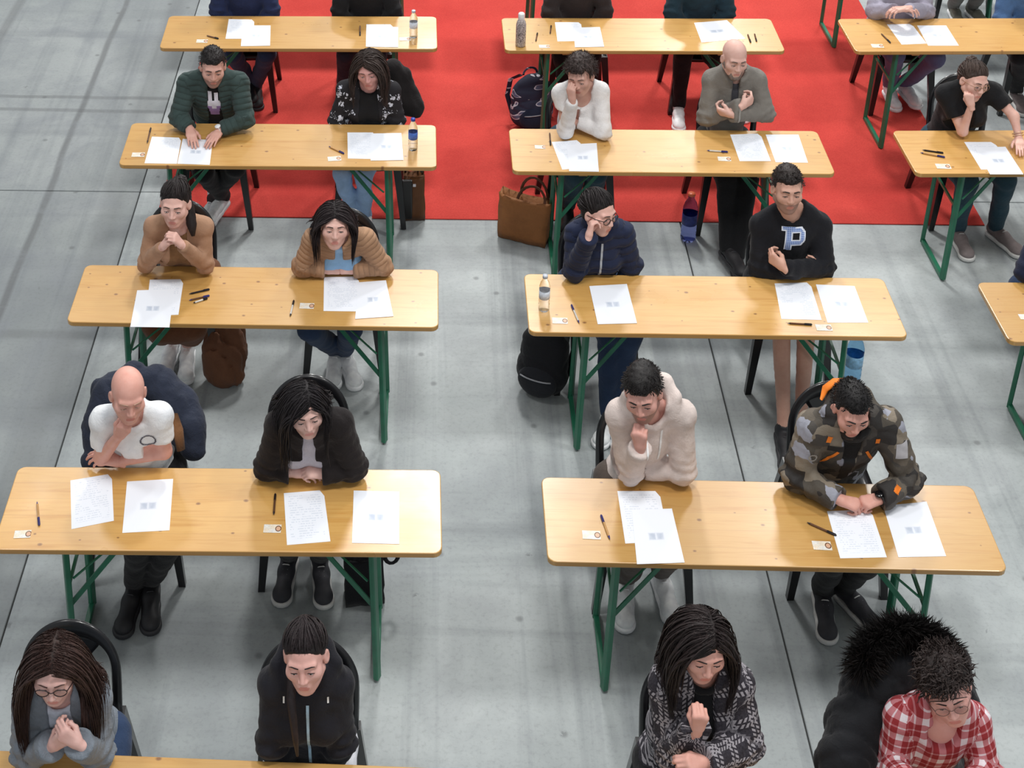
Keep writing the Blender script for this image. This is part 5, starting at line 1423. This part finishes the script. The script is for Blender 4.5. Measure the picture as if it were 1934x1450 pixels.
def pen(a, b, label, body='tan', cap='blue', r=.0046):
    """a: tip end, b: cap end (photo pixels on the table top)"""
    A, B = PZ(*a, TH+r+.0006), PZ(*b, TH+r+.0006); d = B-A; L = np.linalg.norm(d)
    root = thing('ballpoint_pen', label, 'pen', A, 0, 'pens on the tables')
    cc = {'blue': (48, 48, 118), 'dark': (34, 30, 36)}[cap]
    V, F = tube_np([d*0+d*.12, d*.70], r, 8); link('barrel', mesh_np('barrel', V, F, [plain('pen_'+body, PEN_C[body], .4)]), root)
    V, F = tube_np([d*.0, d*.04, d*.125], [.001, .0022, r], 8); link('tip', mesh_np('tip', V, F, [plain('pen_'+cap, cc, .4)]), root)
    V, F = tube_np([d*.68, d*.96, d*1.0], [r*1.12, r*1.1, r*.5], 8); link('cap', mesh_np('cap', V, F, [plain('pen_'+cap, cc, .4)]), root)
    V, F = tube_np([d*.70+np.array([0, 0, r*1.3]), d*.97+np.array([0, 0, r*1.3])], .0013, 5); link('clip', mesh_np('clip', V, F, [plain('pen_'+cap, cc, .4)]), root)
def mat_card():
    t = NT('identity_card', .35, 0, .3); c = t.coord('Object'); sx = t.n('SeparateXYZ'); t.put(sx, 0, c); x, y = sx.outputs[0], sx.outputs[1]
    d = t.n('VectorMath', operation='LENGTH'); mp = t.coord('Object', (1, .8, 0), (-.024, 0, 0)); t.put(d, 0, mp)
    face = t.math('LESS_THAN', d.outputs['Value'], .009)
    hair = t.math('MULTIPLY', t.math('LESS_THAN', d.outputs['Value'], .0125), t.math('GREATER_THAN', d.outputs['Value'], .009))
    ln = t.math('MULTIPLY', t.math('MULTIPLY', t.math('LESS_THAN', t.math('FRACT', t.math('MULTIPLY', y, 120)), .4), t.math('LESS_THAN', x, .005)), t.math('GREATER_THAN', t.noise(c, 260, 1), .48))
    b = t.ramp(t.noise(c, 30, 3), [(.35, lin((232, 214, 186))), (.65, lin((226, 226, 222)))])
    b = t.mix(t.math('MULTIPLY', ln, .45), b, lin((150, 150, 150)))
    b = t.mix(hair, b, lin((96, 62, 44))); b = t.mix(face, b, lin((214, 170, 140))); t.color(b); return t.m
M_CARD = mat_card()
def card(x0, y0, x1, y1, label, rz=0, portrait=1):
    c = PZ((x0+x1)/2, (y0+y1)/2, TH+.0012)
    w = min(.088, max(.06, abs(PZ(x1, y0, TH)[0]-PZ(x0, y0, TH)[0])))
    bm = bmesh.new(); box(bm, (0, 0, 0), (w, w*.62, .0012))
    o = bm_obj('identity_card', bm, M_CARD, bevel=.0004, seg=1); o.location = [float(q) for q in c]; o.rotation_euler = (0, 0, rz)
    tag(o, label, 'card', 'identity cards on the tables')
def mat_clear(rgb, dens=0, rough=.03):
    t = NT('clear_plastic', rough); t.b.inputs['Transmission Weight'].default_value = 1; t.b.inputs['IOR'].default_value = 1.07; t.color(lin(rgb)); return t.m
M_PET = mat_clear((240, 244, 248)); M_PETB = mat_clear((150, 160, 222)); M_PETC = mat_clear((150, 200, 236))
def bottle(px, py, h, r, label, z0=TH, capc=(190, 196, 206), mat=None, lab=None, group='small water bottles'):
    o = PZ(px, py, z0)
    t = thing('water_bottle', label, 'bottle', o+np.array([0, 0, .001]), 0, group)
    m = mat or M_PET
    k = r
    lathe('body', [(.0001, .0), (k*.8, .0), (k, h*.04), (k, h*.10), (k*.93, h*.13), (k, h*.16), (k, h*.22), (k*.93, h*.25), (k, h*.28), (k*.97, h*.32), (k*.97, h*.60), (k, h*.63), (k*.96, h*.70), (k*.75, h*.80), (k*.42, h*.89), (k*.40, h*.93), (.0001, h*.93)], m, t, 24)
    c0 = .925 if h < .25 else .955
    lathe('cap', [(.0001, h), (k*.46, h), (k*.48, h*.985), (k*.48, h*c0), (k*.40, h*(c0-.005))], plain('bottle_cap', capc, .4), t, 18)
    lb = lab or (214, 222, 238)
    lathe('label_band', [(k*.975, h*.36), (k*1.0, h*.362), (k*1.0, h*.58), (k*.975, h*.582)], plain('bottle_label', lb, .5, var=.25, scale=60), t, 24)
    return t

T_, K_ = 'text', 'marks'
for key, q, kind, lab, lift in (
    ('L4', [(133, 907), (211, 894), (215, 983), (135, 999)], T_, 'printed sheet before the bald man in white, tilted, left of a plain sheet', 0),
    ('L4', [(240, 909), (327, 904), (320, 1001), (231, 1006)], K_, 'sheet with two pale squares before the bald man in white', 0),
    ('L4', [(536, 931), (611, 925), (624, 1022), (542, 1029)], T_, 'printed sheet in front of the woman in the dark cardigan', 0),
    ('L4', [(668, 926), (754, 928), (754, 1027), (665, 1025)], K_, 'sheet with two pale squares right of the woman in the dark cardigan', 0),
    ('M4', [(1166, 927), (1245, 927), (1264, 1022), (1181, 1026)], T_, 'printed sheet partly covered, in front of the beige hoodie', 0),
    ('M4', [(1193, 963), (1269, 960), (1293, 1062), (1203, 1065)], K_, 'sheet with two pale squares lying over another before the beige hoodie', 1),
    ('M4', [(1562, 965), (1645, 962), (1675, 1052), (1587, 1054)], T_, 'printed sheet under the hands of the man in camouflage', 0),
    ('M4', [(1668, 955), (1750, 947), (1787, 1050), (1697, 1052)], K_, 'sheet with two pale squares right of the camouflage sleeves', 0),
    ('L3', [(283, 528), (347, 527), (337, 594), (275, 597)], T_, 'printed sheet half covered before the woman in the tan cardigan', 0),
    ('L3', [(259, 548), (329, 546), (320, 618), (246, 617)], K_, 'sheet with two pale squares reaching over the table edge before the tan cardigan', 1),
    ('L3', [(612, 523), (676, 522), (689, 588), (611, 587)], T_, 'printed sheet half covered before the ribbed tan jacket', 0),
    ('L3', [(676, 533), (729, 529), (743, 597), (671, 602)], K_, 'sheet with two pale squares, turned a little, before the ribbed tan jacket', 1),
    ('M3', [(1116, 541), (1183, 537), (1202, 609), (1131, 611)], T_, 'printed sheet hidden under another before the navy quilted jacket', 0),
    ('M3', [(1113, 540), (1184, 536), (1203, 610), (1129, 612)], K_, 'sheet with two pale squares before the navy quilted jacket', 1),
    ('M3', [(1463, 535), (1530, 533), (1552, 604), (1476, 602)], T_, 'printed sheet before the letter P sweatshirt', 0),
    ('M3', [(1541, 537), (1614, 540), (1640, 609), (1563, 609)], K_, 'sheet with two pale squares at the right before the letter P sweatshirt', 0),
    ('L2', [(287, 258), (343, 260), (334, 309), (273, 308)], T_, 'printed sheet left of the hands of the man in green', 0),
    ('L2', [(345, 262), (402, 264), (396, 311), (335, 309)], K_, 'sheet under the spread hands of the man in green', 0),
    ('L2', [(656, 250), (709, 250), (707, 300), (657, 299)], T_, 'printed sheet half covered before the flowered cardigan', 0),
    ('L2', [(700, 252), (758, 251), (762, 302), (700, 303)], K_, 'sheet with two pale squares before the flowered cardigan', 1),
    ('M2', [(1042, 268), (1094, 264), (1112, 316), (1062, 320)], T_, 'printed sheet half covered before the off-white jumper', 0),
    ('M2', [(1070, 273), (1127, 270), (1131, 324), (1075, 323)], K_, 'sheet with two pale squares before the off-white jumper', 1),
    ('M2', [(1379, 254), (1436, 252), (1456, 304), (1397, 304)], T_, 'printed sheet before the grey bomber jacket', 0),
    ('M2', [(1446, 254), (1508, 254), (1526, 307), (1465, 306)], K_, 'sheet with two pale squares at the right before the grey bomber jacket', 0),
    ('R2', [(1821, 268), (1877, 268), (1915, 319), (1853, 320)], T_, 'printed sheet half covered before the woman in the black T-shirt', 0),
    ('R2', [(1840, 278), (1899, 277), (1933, 329), (1870, 329)], K_, 'sheet with two pale squares before the woman in the black T-shirt', 1),
    ('L1', [(432, 36), (480, 37), (480, 73), (426, 73)], T_, 'printed sheet half covered before the far navy sweatshirt', 0),
    ('L1', [(458, 48), (511, 48), (510, 86), (455, 87)], K_, 'sheet with two pale squares before the far navy sweatshirt', 1),
    ('L1', [(692, 46), (742, 46), (745, 86), (691, 86)], T_, 'printed sheet nearly covered before the far black top', 0),
    ('L1', [(692, 49), (752, 51), (752, 89), (691, 88)], K_, 'sheet with two pale squares before the far black top', 1),
    ('M1', [(1048, 42), (1097, 42), (1103, 77), (1053, 78)], T_, 'printed sheet half covered before the far brown jacket', 0),
    ('M1', [(1083, 52), (1133, 51), (1141, 88), (1086, 89)], K_, 'sheet with two pale squares before the far brown jacket', 1),
    ('M1', [(1311, 43), (1373, 38), (1408, 73), (1325, 80)], K_, 'skewed sheets with two pale squares before the far teal jacket', 0),
    ('R1', [(1675, 46), (1722, 45), (1750, 82), (1703, 84)], T_, 'printed sheet before the far lilac sweatshirt', 0),
    ('R1', [(1732, 48), (1787, 48), (1811, 86), (1753, 86)], K_, 'sheet with two pale squares before the far lilac sweatshirt', 0)):
    paper(key, q, kind, lab, lift)
for a, b, lab, body, cap in (
    ((70, 947), (74, 992), 'tan pen with a blue end at the left of the nearest left table', 'tan', 'blue'),
    ((517, 972), (520, 932), 'thin dark pen beside the printed sheet of the dark cardigan', 'brown', 'dark'),
    ((1152, 1018), (1135, 972), 'tan pen with a blue cap beside the papers of the beige hoodie', 'tan', 'blue'),
    ((1524, 986), (1580, 1011), 'brown pen lying slantwise beside the camouflage sleeve', 'brown', 'dark'),
    ((357, 555), (396, 546), 'dark pen, the upper of two before the tan cardigan', 'dark', 'dark'),
    ((357, 567), (396, 558), 'dark pen, the lower of two before the tan cardigan', 'brown', 'blue'),
    ((365, 572), (392, 563), 'short pale pen below two dark ones before the tan cardigan', 'white', 'dark'),
    ((548, 597), (555, 567), 'white and black pen left of the card before the ribbed tan jacket', 'white', 'dark'),
    ((1094, 610), (1079, 575), 'white pen with a blue cap before the navy quilted jacket', 'white', 'blue'),
    ((1487, 610), (1534, 613), 'brown pen at the table edge before the letter P sweatshirt', 'brown', 'dark'),
    ((278, 270), (285, 241), 'brown pen left of the papers of the man in green', 'brown', 'dark'),
    ((621, 276), (650, 290), 'tan pen with a blue cap before the flowered cardigan', 'tan', 'blue'),
    ((1038, 250), (1040, 274), 'dark thin pen left of the papers of the off-white jumper', 'brown', 'dark'),
    ((1335, 284), (1375, 287), 'white pen with a dark blue cap before the grey bomber jacket', 'white', 'blue'),
    ((1742, 283), (1782, 289), 'thin dark pen, the upper of two before the black T-shirt', 'dark', 'dark'),
    ((1738, 288), (1785, 297), 'tan pen with a blue cap, the lower of two before the black T-shirt', 'tan', 'blue'),
    ((390, 67), (413, 73), 'brown pen before the far navy sweatshirt', 'brown', 'dark'),
    ((680, 48), (680, 67), 'thin brown pen before the far black top', 'brown', 'dark'),
    ((1039, 64), (1041, 48), 'brown pen nearest the papers before the far brown jacket', 'brown', 'dark'),
    ((1012, 78), (1015, 62), 'brown pen nearest the patterned flask on the far table', 'brown', 'dark'),
    ((1412, 64), (1418, 80), 'brown pen, left of two at the right end of the far middle table', 'brown', 'dark'),
    ((1425, 63), (1429, 78), 'brown pen, right of two at the right end of the far middle table', 'brown', 'dark'),
    ((1664, 63), (1682, 81), 'brown pen before the far lilac sweatshirt', 'brown', 'dark')):
    pen(a, b, lab, body, cap, .0046)
for x0, y0, x1, y1, lab, rz in (
    (27, 1000, 58, 1017, 'identity card at the left end of the nearest left table', 0.05), (498, 990, 531, 1006, 'identity card below the thin pen before the dark cardigan', -.03),
    (1100, 1002, 1134, 1018, 'identity card left of the pen before the beige hoodie', -.06), (1535, 1022, 1570, 1038, 'identity card left of the sheets before the man in camouflage', -.06),
    (566, 571, 593, 584, 'identity card beside the white pen before the ribbed tan jacket', -.05), (1043, 599, 1072, 612, 'identity card in front of the clear bottle', -.05),
    (1541, 612, 1571, 625, 'identity card under the sheets before the letter P sweatshirt', -.04), (249, 287, 273, 297, 'identity card at the left end before the man in green', .0),
    (619, 294, 644, 305, 'identity card below the pen before the flowered cardigan', .12), (1356, 295, 1380, 305, 'small white card below the blue-capped pen before the grey bomber', -.06),
    (1010, 273, 1030, 282, 'pale card at the left end before the off-white jumper', -.05), (1768, 309, 1795, 319, 'identity card below the pens before the black T-shirt', -.06),
    (371, 74, 392, 81, 'identity card before the far navy sweatshirt', 0), (754, 70, 776, 77, 'identity card beside the far clear bottle', .05),
    (1018, 84, 1038, 91, 'identity card before the far brown jacket', 0), (1646, 83, 1668, 90, 'identity card before the far lilac sweatshirt', -.04), (1925, 592, 1950, 604, 'identity card on the right-edge table', 0)):
    card(x0, y0, x1, y1, lab, rz)
bottle(1027, 585, .205, .027, 'clear water bottle at the left end of the table before the navy jacket')
bottle(780, 282, .205, .027, 'blue-capped water bottle before the flowered cardigan', capc=(40, 66, 160), lab=(70, 110, 190))
bottle(781, 70, .195, .027, 'clear water bottle at the right end of the far left table', capc=(200, 206, 214))
bottle(1299, 452, .33, .046, 'dark blue water bottle with an orange cap on the floor', 0, (236, 120, 80), M_PETB, (40, 52, 120), 'large blue water bottles')
bottle(1607, 722, .33, .046, 'pale blue water bottle on the floor under the right table end', 0, (130, 180, 220), M_PETC, (140, 190, 226), 'large blue water bottles')
o = PZ(983, 86, TH)
t = thing('patterned_flask', 'white and black patterned flask with a white lid on the far table', 'flask', o+np.array([0, 0, .001]))
mt = NT('flask_pattern', .4); v = mt.noise(mt.coord('Object', (1, 1, .7)), 34, 2, .5, 3.0); mt.color(mt.ramp(v, [(.44, lin((206, 196, 192))), (.50, lin((60, 54, 58))), (.58, lin((190, 178, 174)))]))
lathe('body', [(.0001, 0), (.030, 0), (.033, .006), (.033, .15), (.028, .175), (.019, .19), (.0001, .19)], mt.m, t)
lathe('lid', [(.0001, .235), (.017, .235), (.021, .228), (.021, .19), (.019, .186)], plain('white_lid', (232, 232, 232), .4), t)

# ---------------------------------------------------------------- coats and bags
def drape(name, label, cat, prims, mat, h=.011, seed=1, fold=.006, extra=(), cuts=(), floor_cut=True, lim=None):
    pts = [(PY(a, b, y) if k == 'y' else PZ(a, b, y), r) for k, a, b, y, r, *_ in prims]
    lo = np.min([p-r for p, r in pts], 0)-.05; hi = np.max([p+r for p, r in pts], 0)+.05
    g = G(lo, hi, h)
    prev = None
    for (p, r), pr in zip(pts, prims):
        if prev is not None and not (len(pr) > 5 and pr[5] == 'new'): g.cap(prev[0], p, prev[1], r, .03)
        else: g.cap(p, p+.001, r, r, .03)
        prev = (p, r)
    for e in extra: g.ell(*e)
    if floor_cut: g.plane((0, 0, .004), (0, 0, -1))
    idx, B = g.band(.04)
    w1 = wav(B*np.array([1, 1, .4]), 34, seed, 1.0); w2 = wav(B*np.array([1, 1, .5]), 60, seed+2, 1.0)
    g.F[idx] += (fold*(np.exp(-(w1/.25)**2)-.3)+fold*.5*(np.exp(-(w2/.25)**2)-.3)+fold*.3*wav(B, 24, seed+4)).astype(np.float32)
    V, Q = g.mesh(); b = np.array([pts[0][0][0], pts[0][0][1], 0])
    root = thing(name, label, cat, b)
    link('shell', mesh_np(name, V-b, Q, [mat]), root)
    return root, b
NAVY = cloth('navy_coat', (42, 48, 64), c2=(28, 33, 46), fold=.6)
root, b = drape('jacket', 'navy jacket hung over the chair behind the bald man in white', 'jacket',
    [('y', 178, 866, 5.34, .05), ('y', 186, 800, 5.42, .07), ('y', 205, 738, 5.50, .07), ('y', 250, 712, 5.56, .065), ('y', 300, 722, 5.55, .07), ('y', 338, 762, 5.48, .075), ('y', 358, 808, 5.40, .075), ('y', 366, 842, 5.34, .06),
     ('y', 250, 790, 5.56, .12, 'new'), ('y', 250, 860, 5.50, .12), ('y', 205, 850, 5.44, .10), ('y', 320, 850, 5.44, .07)], NAVY, seed=3, fold=.011)
V, F = tube_np([PY(329, 782, 5.36)-b, PY(336, 812, 5.30)-b, PY(342, 850, 5.26)-b], [.018, .028, .024], 8, flat=.6)
link('lining', mesh_np('lining', V, F, [cloth('brown_lining', (122, 84, 54))]), root)
root, b = drape('parka', 'black parka with a fur-trimmed hood hung behind the plaid shirt', 'jacket',
    [('y', 1596, 1440, 3.66, .09), ('y', 1618, 1370, 3.76, .10), ('y', 1650, 1300, 3.84, .10), ('y', 1688, 1250, 3.88, .10), ('y', 1750, 1236, 3.90, .09), ('y', 1800, 1260, 3.88, .07),
     ('y', 1660, 1440, 3.74, .12, 'new'), ('y', 1700, 1340, 3.84, .12), ('y', 1800, 1330, 3.86, .10)], cloth('black_parka', (23, 24, 28)), seed=5, fold=.012)
rr = np.random.default_rng(4)
arc = np.array([PY(x, y, q) for x, y, q in ((1626, 1262, 3.80), (1640, 1226, 3.84), (1668, 1198, 3.87), (1705, 1186, 3.88), (1742, 1194, 3.88), (1772, 1214, 3.86), (1792, 1240, 3.84))])
tt = np.sort(rr.uniform(0, 6, 7000)); base_ = np.stack([np.interp(tt, np.arange(7), arc[:, i]) for i in range(3)], 1)
dirs = rr.normal(size=(len(tt), 3)); dirs /= np.linalg.norm(dirs, axis=1, keepdims=True)
L_ = rr.uniform(.035, .075, len(tt)); p0 = base_+dirs*.02; p2 = p0+dirs*L_[:, None]+np.array([0, 0, -.012]); s_ = np.cross(dirs, rr.normal(size=dirs.shape)); s_ /= np.linalg.norm(s_, axis=1, keepdims=True)
V = np.stack([p0-s_*.0017, p0+s_*.0017, (p0+p2)/2+s_*.0014+np.array([0, 0, .006]), p2], 1).reshape(-1, 3)-b
fur = link('fur_trim', mesh_np('fur_trim', V, np.arange(len(V)).reshape(-1, 4), [hair_mat('black_fur', (22, 19, 19))]), root)
fur['kind'] = 'stuff'
drape('coat', 'black coat hung over the chair beside the woman in the flowered cardigan', 'jacket',
    [('y', 742, 128, 8.22, .05), ('y', 752, 170, 8.20, .07), ('y', 768, 196, 8.16, .07), ('y', 784, 206, 8.12, .055), ('y', 764, 140, 8.22, .035, 'new'), ('y', 785, 196, 8.14, .05)], cloth('black_coat', (26, 22, 23)), seed=7)
drape('jacket', 'brown jacket hanging down beside the chair of the woman in the tan cardigan', 'jacket',
    [('y', 412, 616, 6.66, .055), ('y', 408, 660, 6.60, .07), ('y', 412, 704, 6.56, .075), ('y', 440, 620, 6.66, .055, 'new'), ('y', 440, 664, 6.60, .07), ('y', 438, 704, 6.56, .07)], cloth('brown_jacket', (108, 72, 52), c2=(84, 54, 38)), seed=8, fold=.016)
def bag_box(name, label, cat, px, py, w, d, h, rz, mat, taper=.9, sag=.02, tilt=0, seed=1, nz=0):
    o = PZ(px, py, 0); root = thing(name, label, cat, o+np.array([0, 0, .005+nz]), rz)
    bm = bmesh.new(); nx, nh = 8, 7
    rng = random.Random(seed)
    rings = []
    for j in range(nh+1):
        f = j/nh; k = 1+(taper-1)*f; ring = []
        per = [(-1+2*i/nx, -1) for i in range(nx)]+[(1, -1+2*i/4) for i in range(4)]+[(1-2*i/nx, 1) for i in range(nx)]+[(-1, 1-2*i/4) for i in range(4)]
        for a, c in per:
            b_ = 1+.10*math.sin(f*math.pi)
            x = a*w/2*k; y = c*d/2*(1-.45*f)*b_+tilt*f*h; z = h*f-(sag*(1-a*a)*(f > .99))+.0
            ring.append(bm.verts.new((x+rng.uniform(-.003, .003), y+rng.uniform(-.004, .004), z)))
        rings.append(ring)
    n = len(rings[0])
    for j in range(nh):
        for i in range(n): bm.faces.new((rings[j][i], rings[j][(i+1) % n], rings[j+1][(i+1) % n], rings[j+1][i]))
    bm.faces.new(rings[0][::-1])
    inner = [bm.verts.new((v.co.x*.93, tilt*h+(v.co.y-tilt*h)*.80, v.co.z-.06)) for v in rings[-1]]
    for i in range(n): bm.faces.new((rings[-1][i], rings[-1][(i+1) % n], inner[(i+1) % n], inner[i]))
    bm.faces.new(inner)
    bm_obj('body', bm, mat, root, smooth=True)
    return root
def loop_handle(root, pts, r, mat, name='handle', flat=.4):
    V, F = tube_np(pts, r, 8, False, flat, up=(0, 1, 0)); link(name, mesh_np(name, V, F, [mat]), root)
LEATH = cloth('tan_leather', (150, 98, 56), c2=(122, 76, 42), weave=60, rough=.6)
t = bag_box('tote_bag', 'brown suede tote bag standing on the floor at the carpet edge', 'bag', 990, 448, .30, .13, .29, -.42, LEATH, 1.08, .02, .05, 2)
LD = cloth('dark_leather', (92, 54, 34), rough=.5)
for s in (-1, 1):
    a = np.linspace(0, np.pi, 11)
    loop_handle(t, np.stack([.04+.085*np.cos(a), .015+s*.03-.03*np.sin(a)*s+.02*np.sin(a), .27+.14*np.sin(a)*(1 if s > 0 else .55)], 1), .009, LD)
def backpack(label, px, py, w, d, h, rz, mats, lean=0., z=0.):
    o = PZ(px, py, 0); root = thing('backpack', label, 'bag', o+np.array([0, 0, .004+z]), rz, None)
    g = G((-w, -d-.1, -.02), (w, d+.15, h*1.15), .009)
    g.ell((0, 0, h*.30), (w*.5, d*.5, h*.32), 0); g.ell((0, lean*.6, h*.62), (w*.46, d*.42, h*.36), .05); g.plane((0, 0, 0), (0, 0, -1))
    idx, B = g.band(.03); w1 = wav(B, 34, 3, 1.0); g.F[idx] += .006*(np.exp(-(w1/.25)**2)-.3)
    V, Q = g.mesh(); link('body', mesh_np('body', V, Q, [mats[0]]), root)
    g = G((-w, -d-.1, -.02), (w, d, h), .009); g.ell((0, -d*.36, h*.27), (w*.38, d*.22, h*.23), 0); g.plane((0, 0, .01), (0, 0, -1)); V, Q = g.mesh(); link('front_pocket', mesh_np('front_pocket', V, Q, [mats[1]]), root)
    a = np.linspace(0, np.pi, 9)
    loop_handle(root, np.stack([.05*np.cos(a), lean+.03+0*a, h*.94+.05*np.sin(a)], 1), .008, mats[0], 'top_handle')
    for s in (-1, 1): loop_handle(root, [(s*.06, lean+.05, h*.92), (s*.10, lean+d*.5+.03, h*.75), (s*.12, d*.5+.05, h*.45), (s*.10, d*.4, h*.12)], .018, mats[0], 'shoulder_strap', .3)
    P = [(x, -d*.36-d*.22*math.sqrt(max(0, 1-(x/(w*.38))**2))*.9-.004, h*.36) for x in np.linspace(-w*.3, w*.3, 9)]
    loop_handle(root, P, .004, plain('zip_grey', (150, 152, 158), .4), 'pocket_zip', 1)
    return root
BKN = cloth('black_nylon', (24, 25, 30)); 
mt = NT('navy_white_print', .8); v = mt.noise(mt.coord('Object', (1, 1, 2.2), (0, 0, 0), (.4, .5, 0)), 5, 1, .4, 1.5); mt.color(mt.ramp(v, [(.40, lin((34, 40, 62))), (.55, lin((28, 32, 50))), (.57, lin((196, 200, 210))), (.62, lin((90, 98, 124)))], 'CONSTANT'))
backpack('navy and white patterned backpack behind the table leg near the off-white jumper', 1003, 240, .31, .20, .40, .3, (mt.m, cloth('navy_nylon', (34, 40, 60))), .02, .007)
backpack('black backpack slumped against the table leg near the navy quilted jacket', 1022, 738, .28, .20, .42, -.45, (BKN, cloth('black_mesh', (34, 36, 42))), .06)
t = bag_box('tote_bag', 'black shopping bag on the floor behind the right leg of the nearest left table', 'bag', 688, 1128, .17, .10, .25, 0.1, BKN, 1.0, .02, .03, 4)
for s in (-1, 1):
    a = np.linspace(0, np.pi, 9); loop_handle(t, np.stack([.05*np.cos(a)+.03, .03+s*.02+0*a, .24+.09*np.sin(a)], 1), .007, BKN)
a = np.linspace(0, 2*np.pi, 15); loop_handle(t, np.stack([.125+.03*np.cos(a), .02+0*a, .21+.045*np.sin(a)], 1), .010, BKN, 'strap_loop')
t = bag_box('leather_bag', 'glossy brown and black leather bag on the carpet edge near the light jeans', 'bag', 781, 408, .14, .11, .31, .05, cloth('brown_leather', (104, 66, 38), rough=.3), .9, .01, .02, 6)
bm = bmesh.new(); box(bm, (-.045, -.045, .15), (.07, .03, .28)); bm_obj('black_side', bm, plain('black_leather', (26, 24, 24), .3), t, bevel=.01)
bm = bmesh.new(); box(bm, (.0, -.062, .26), (.02, .006, .02)); bm_obj('clasp', bm, plain('clasp_metal', (206, 200, 206), .2, .9), t, bevel=.002)
a = np.linspace(0, np.pi, 9); loop_handle(t, np.stack([.05*np.cos(a), .02+0*a, .30+.08*np.sin(a)], 1), .007, plain('black_leather', (26, 24, 24), .3))
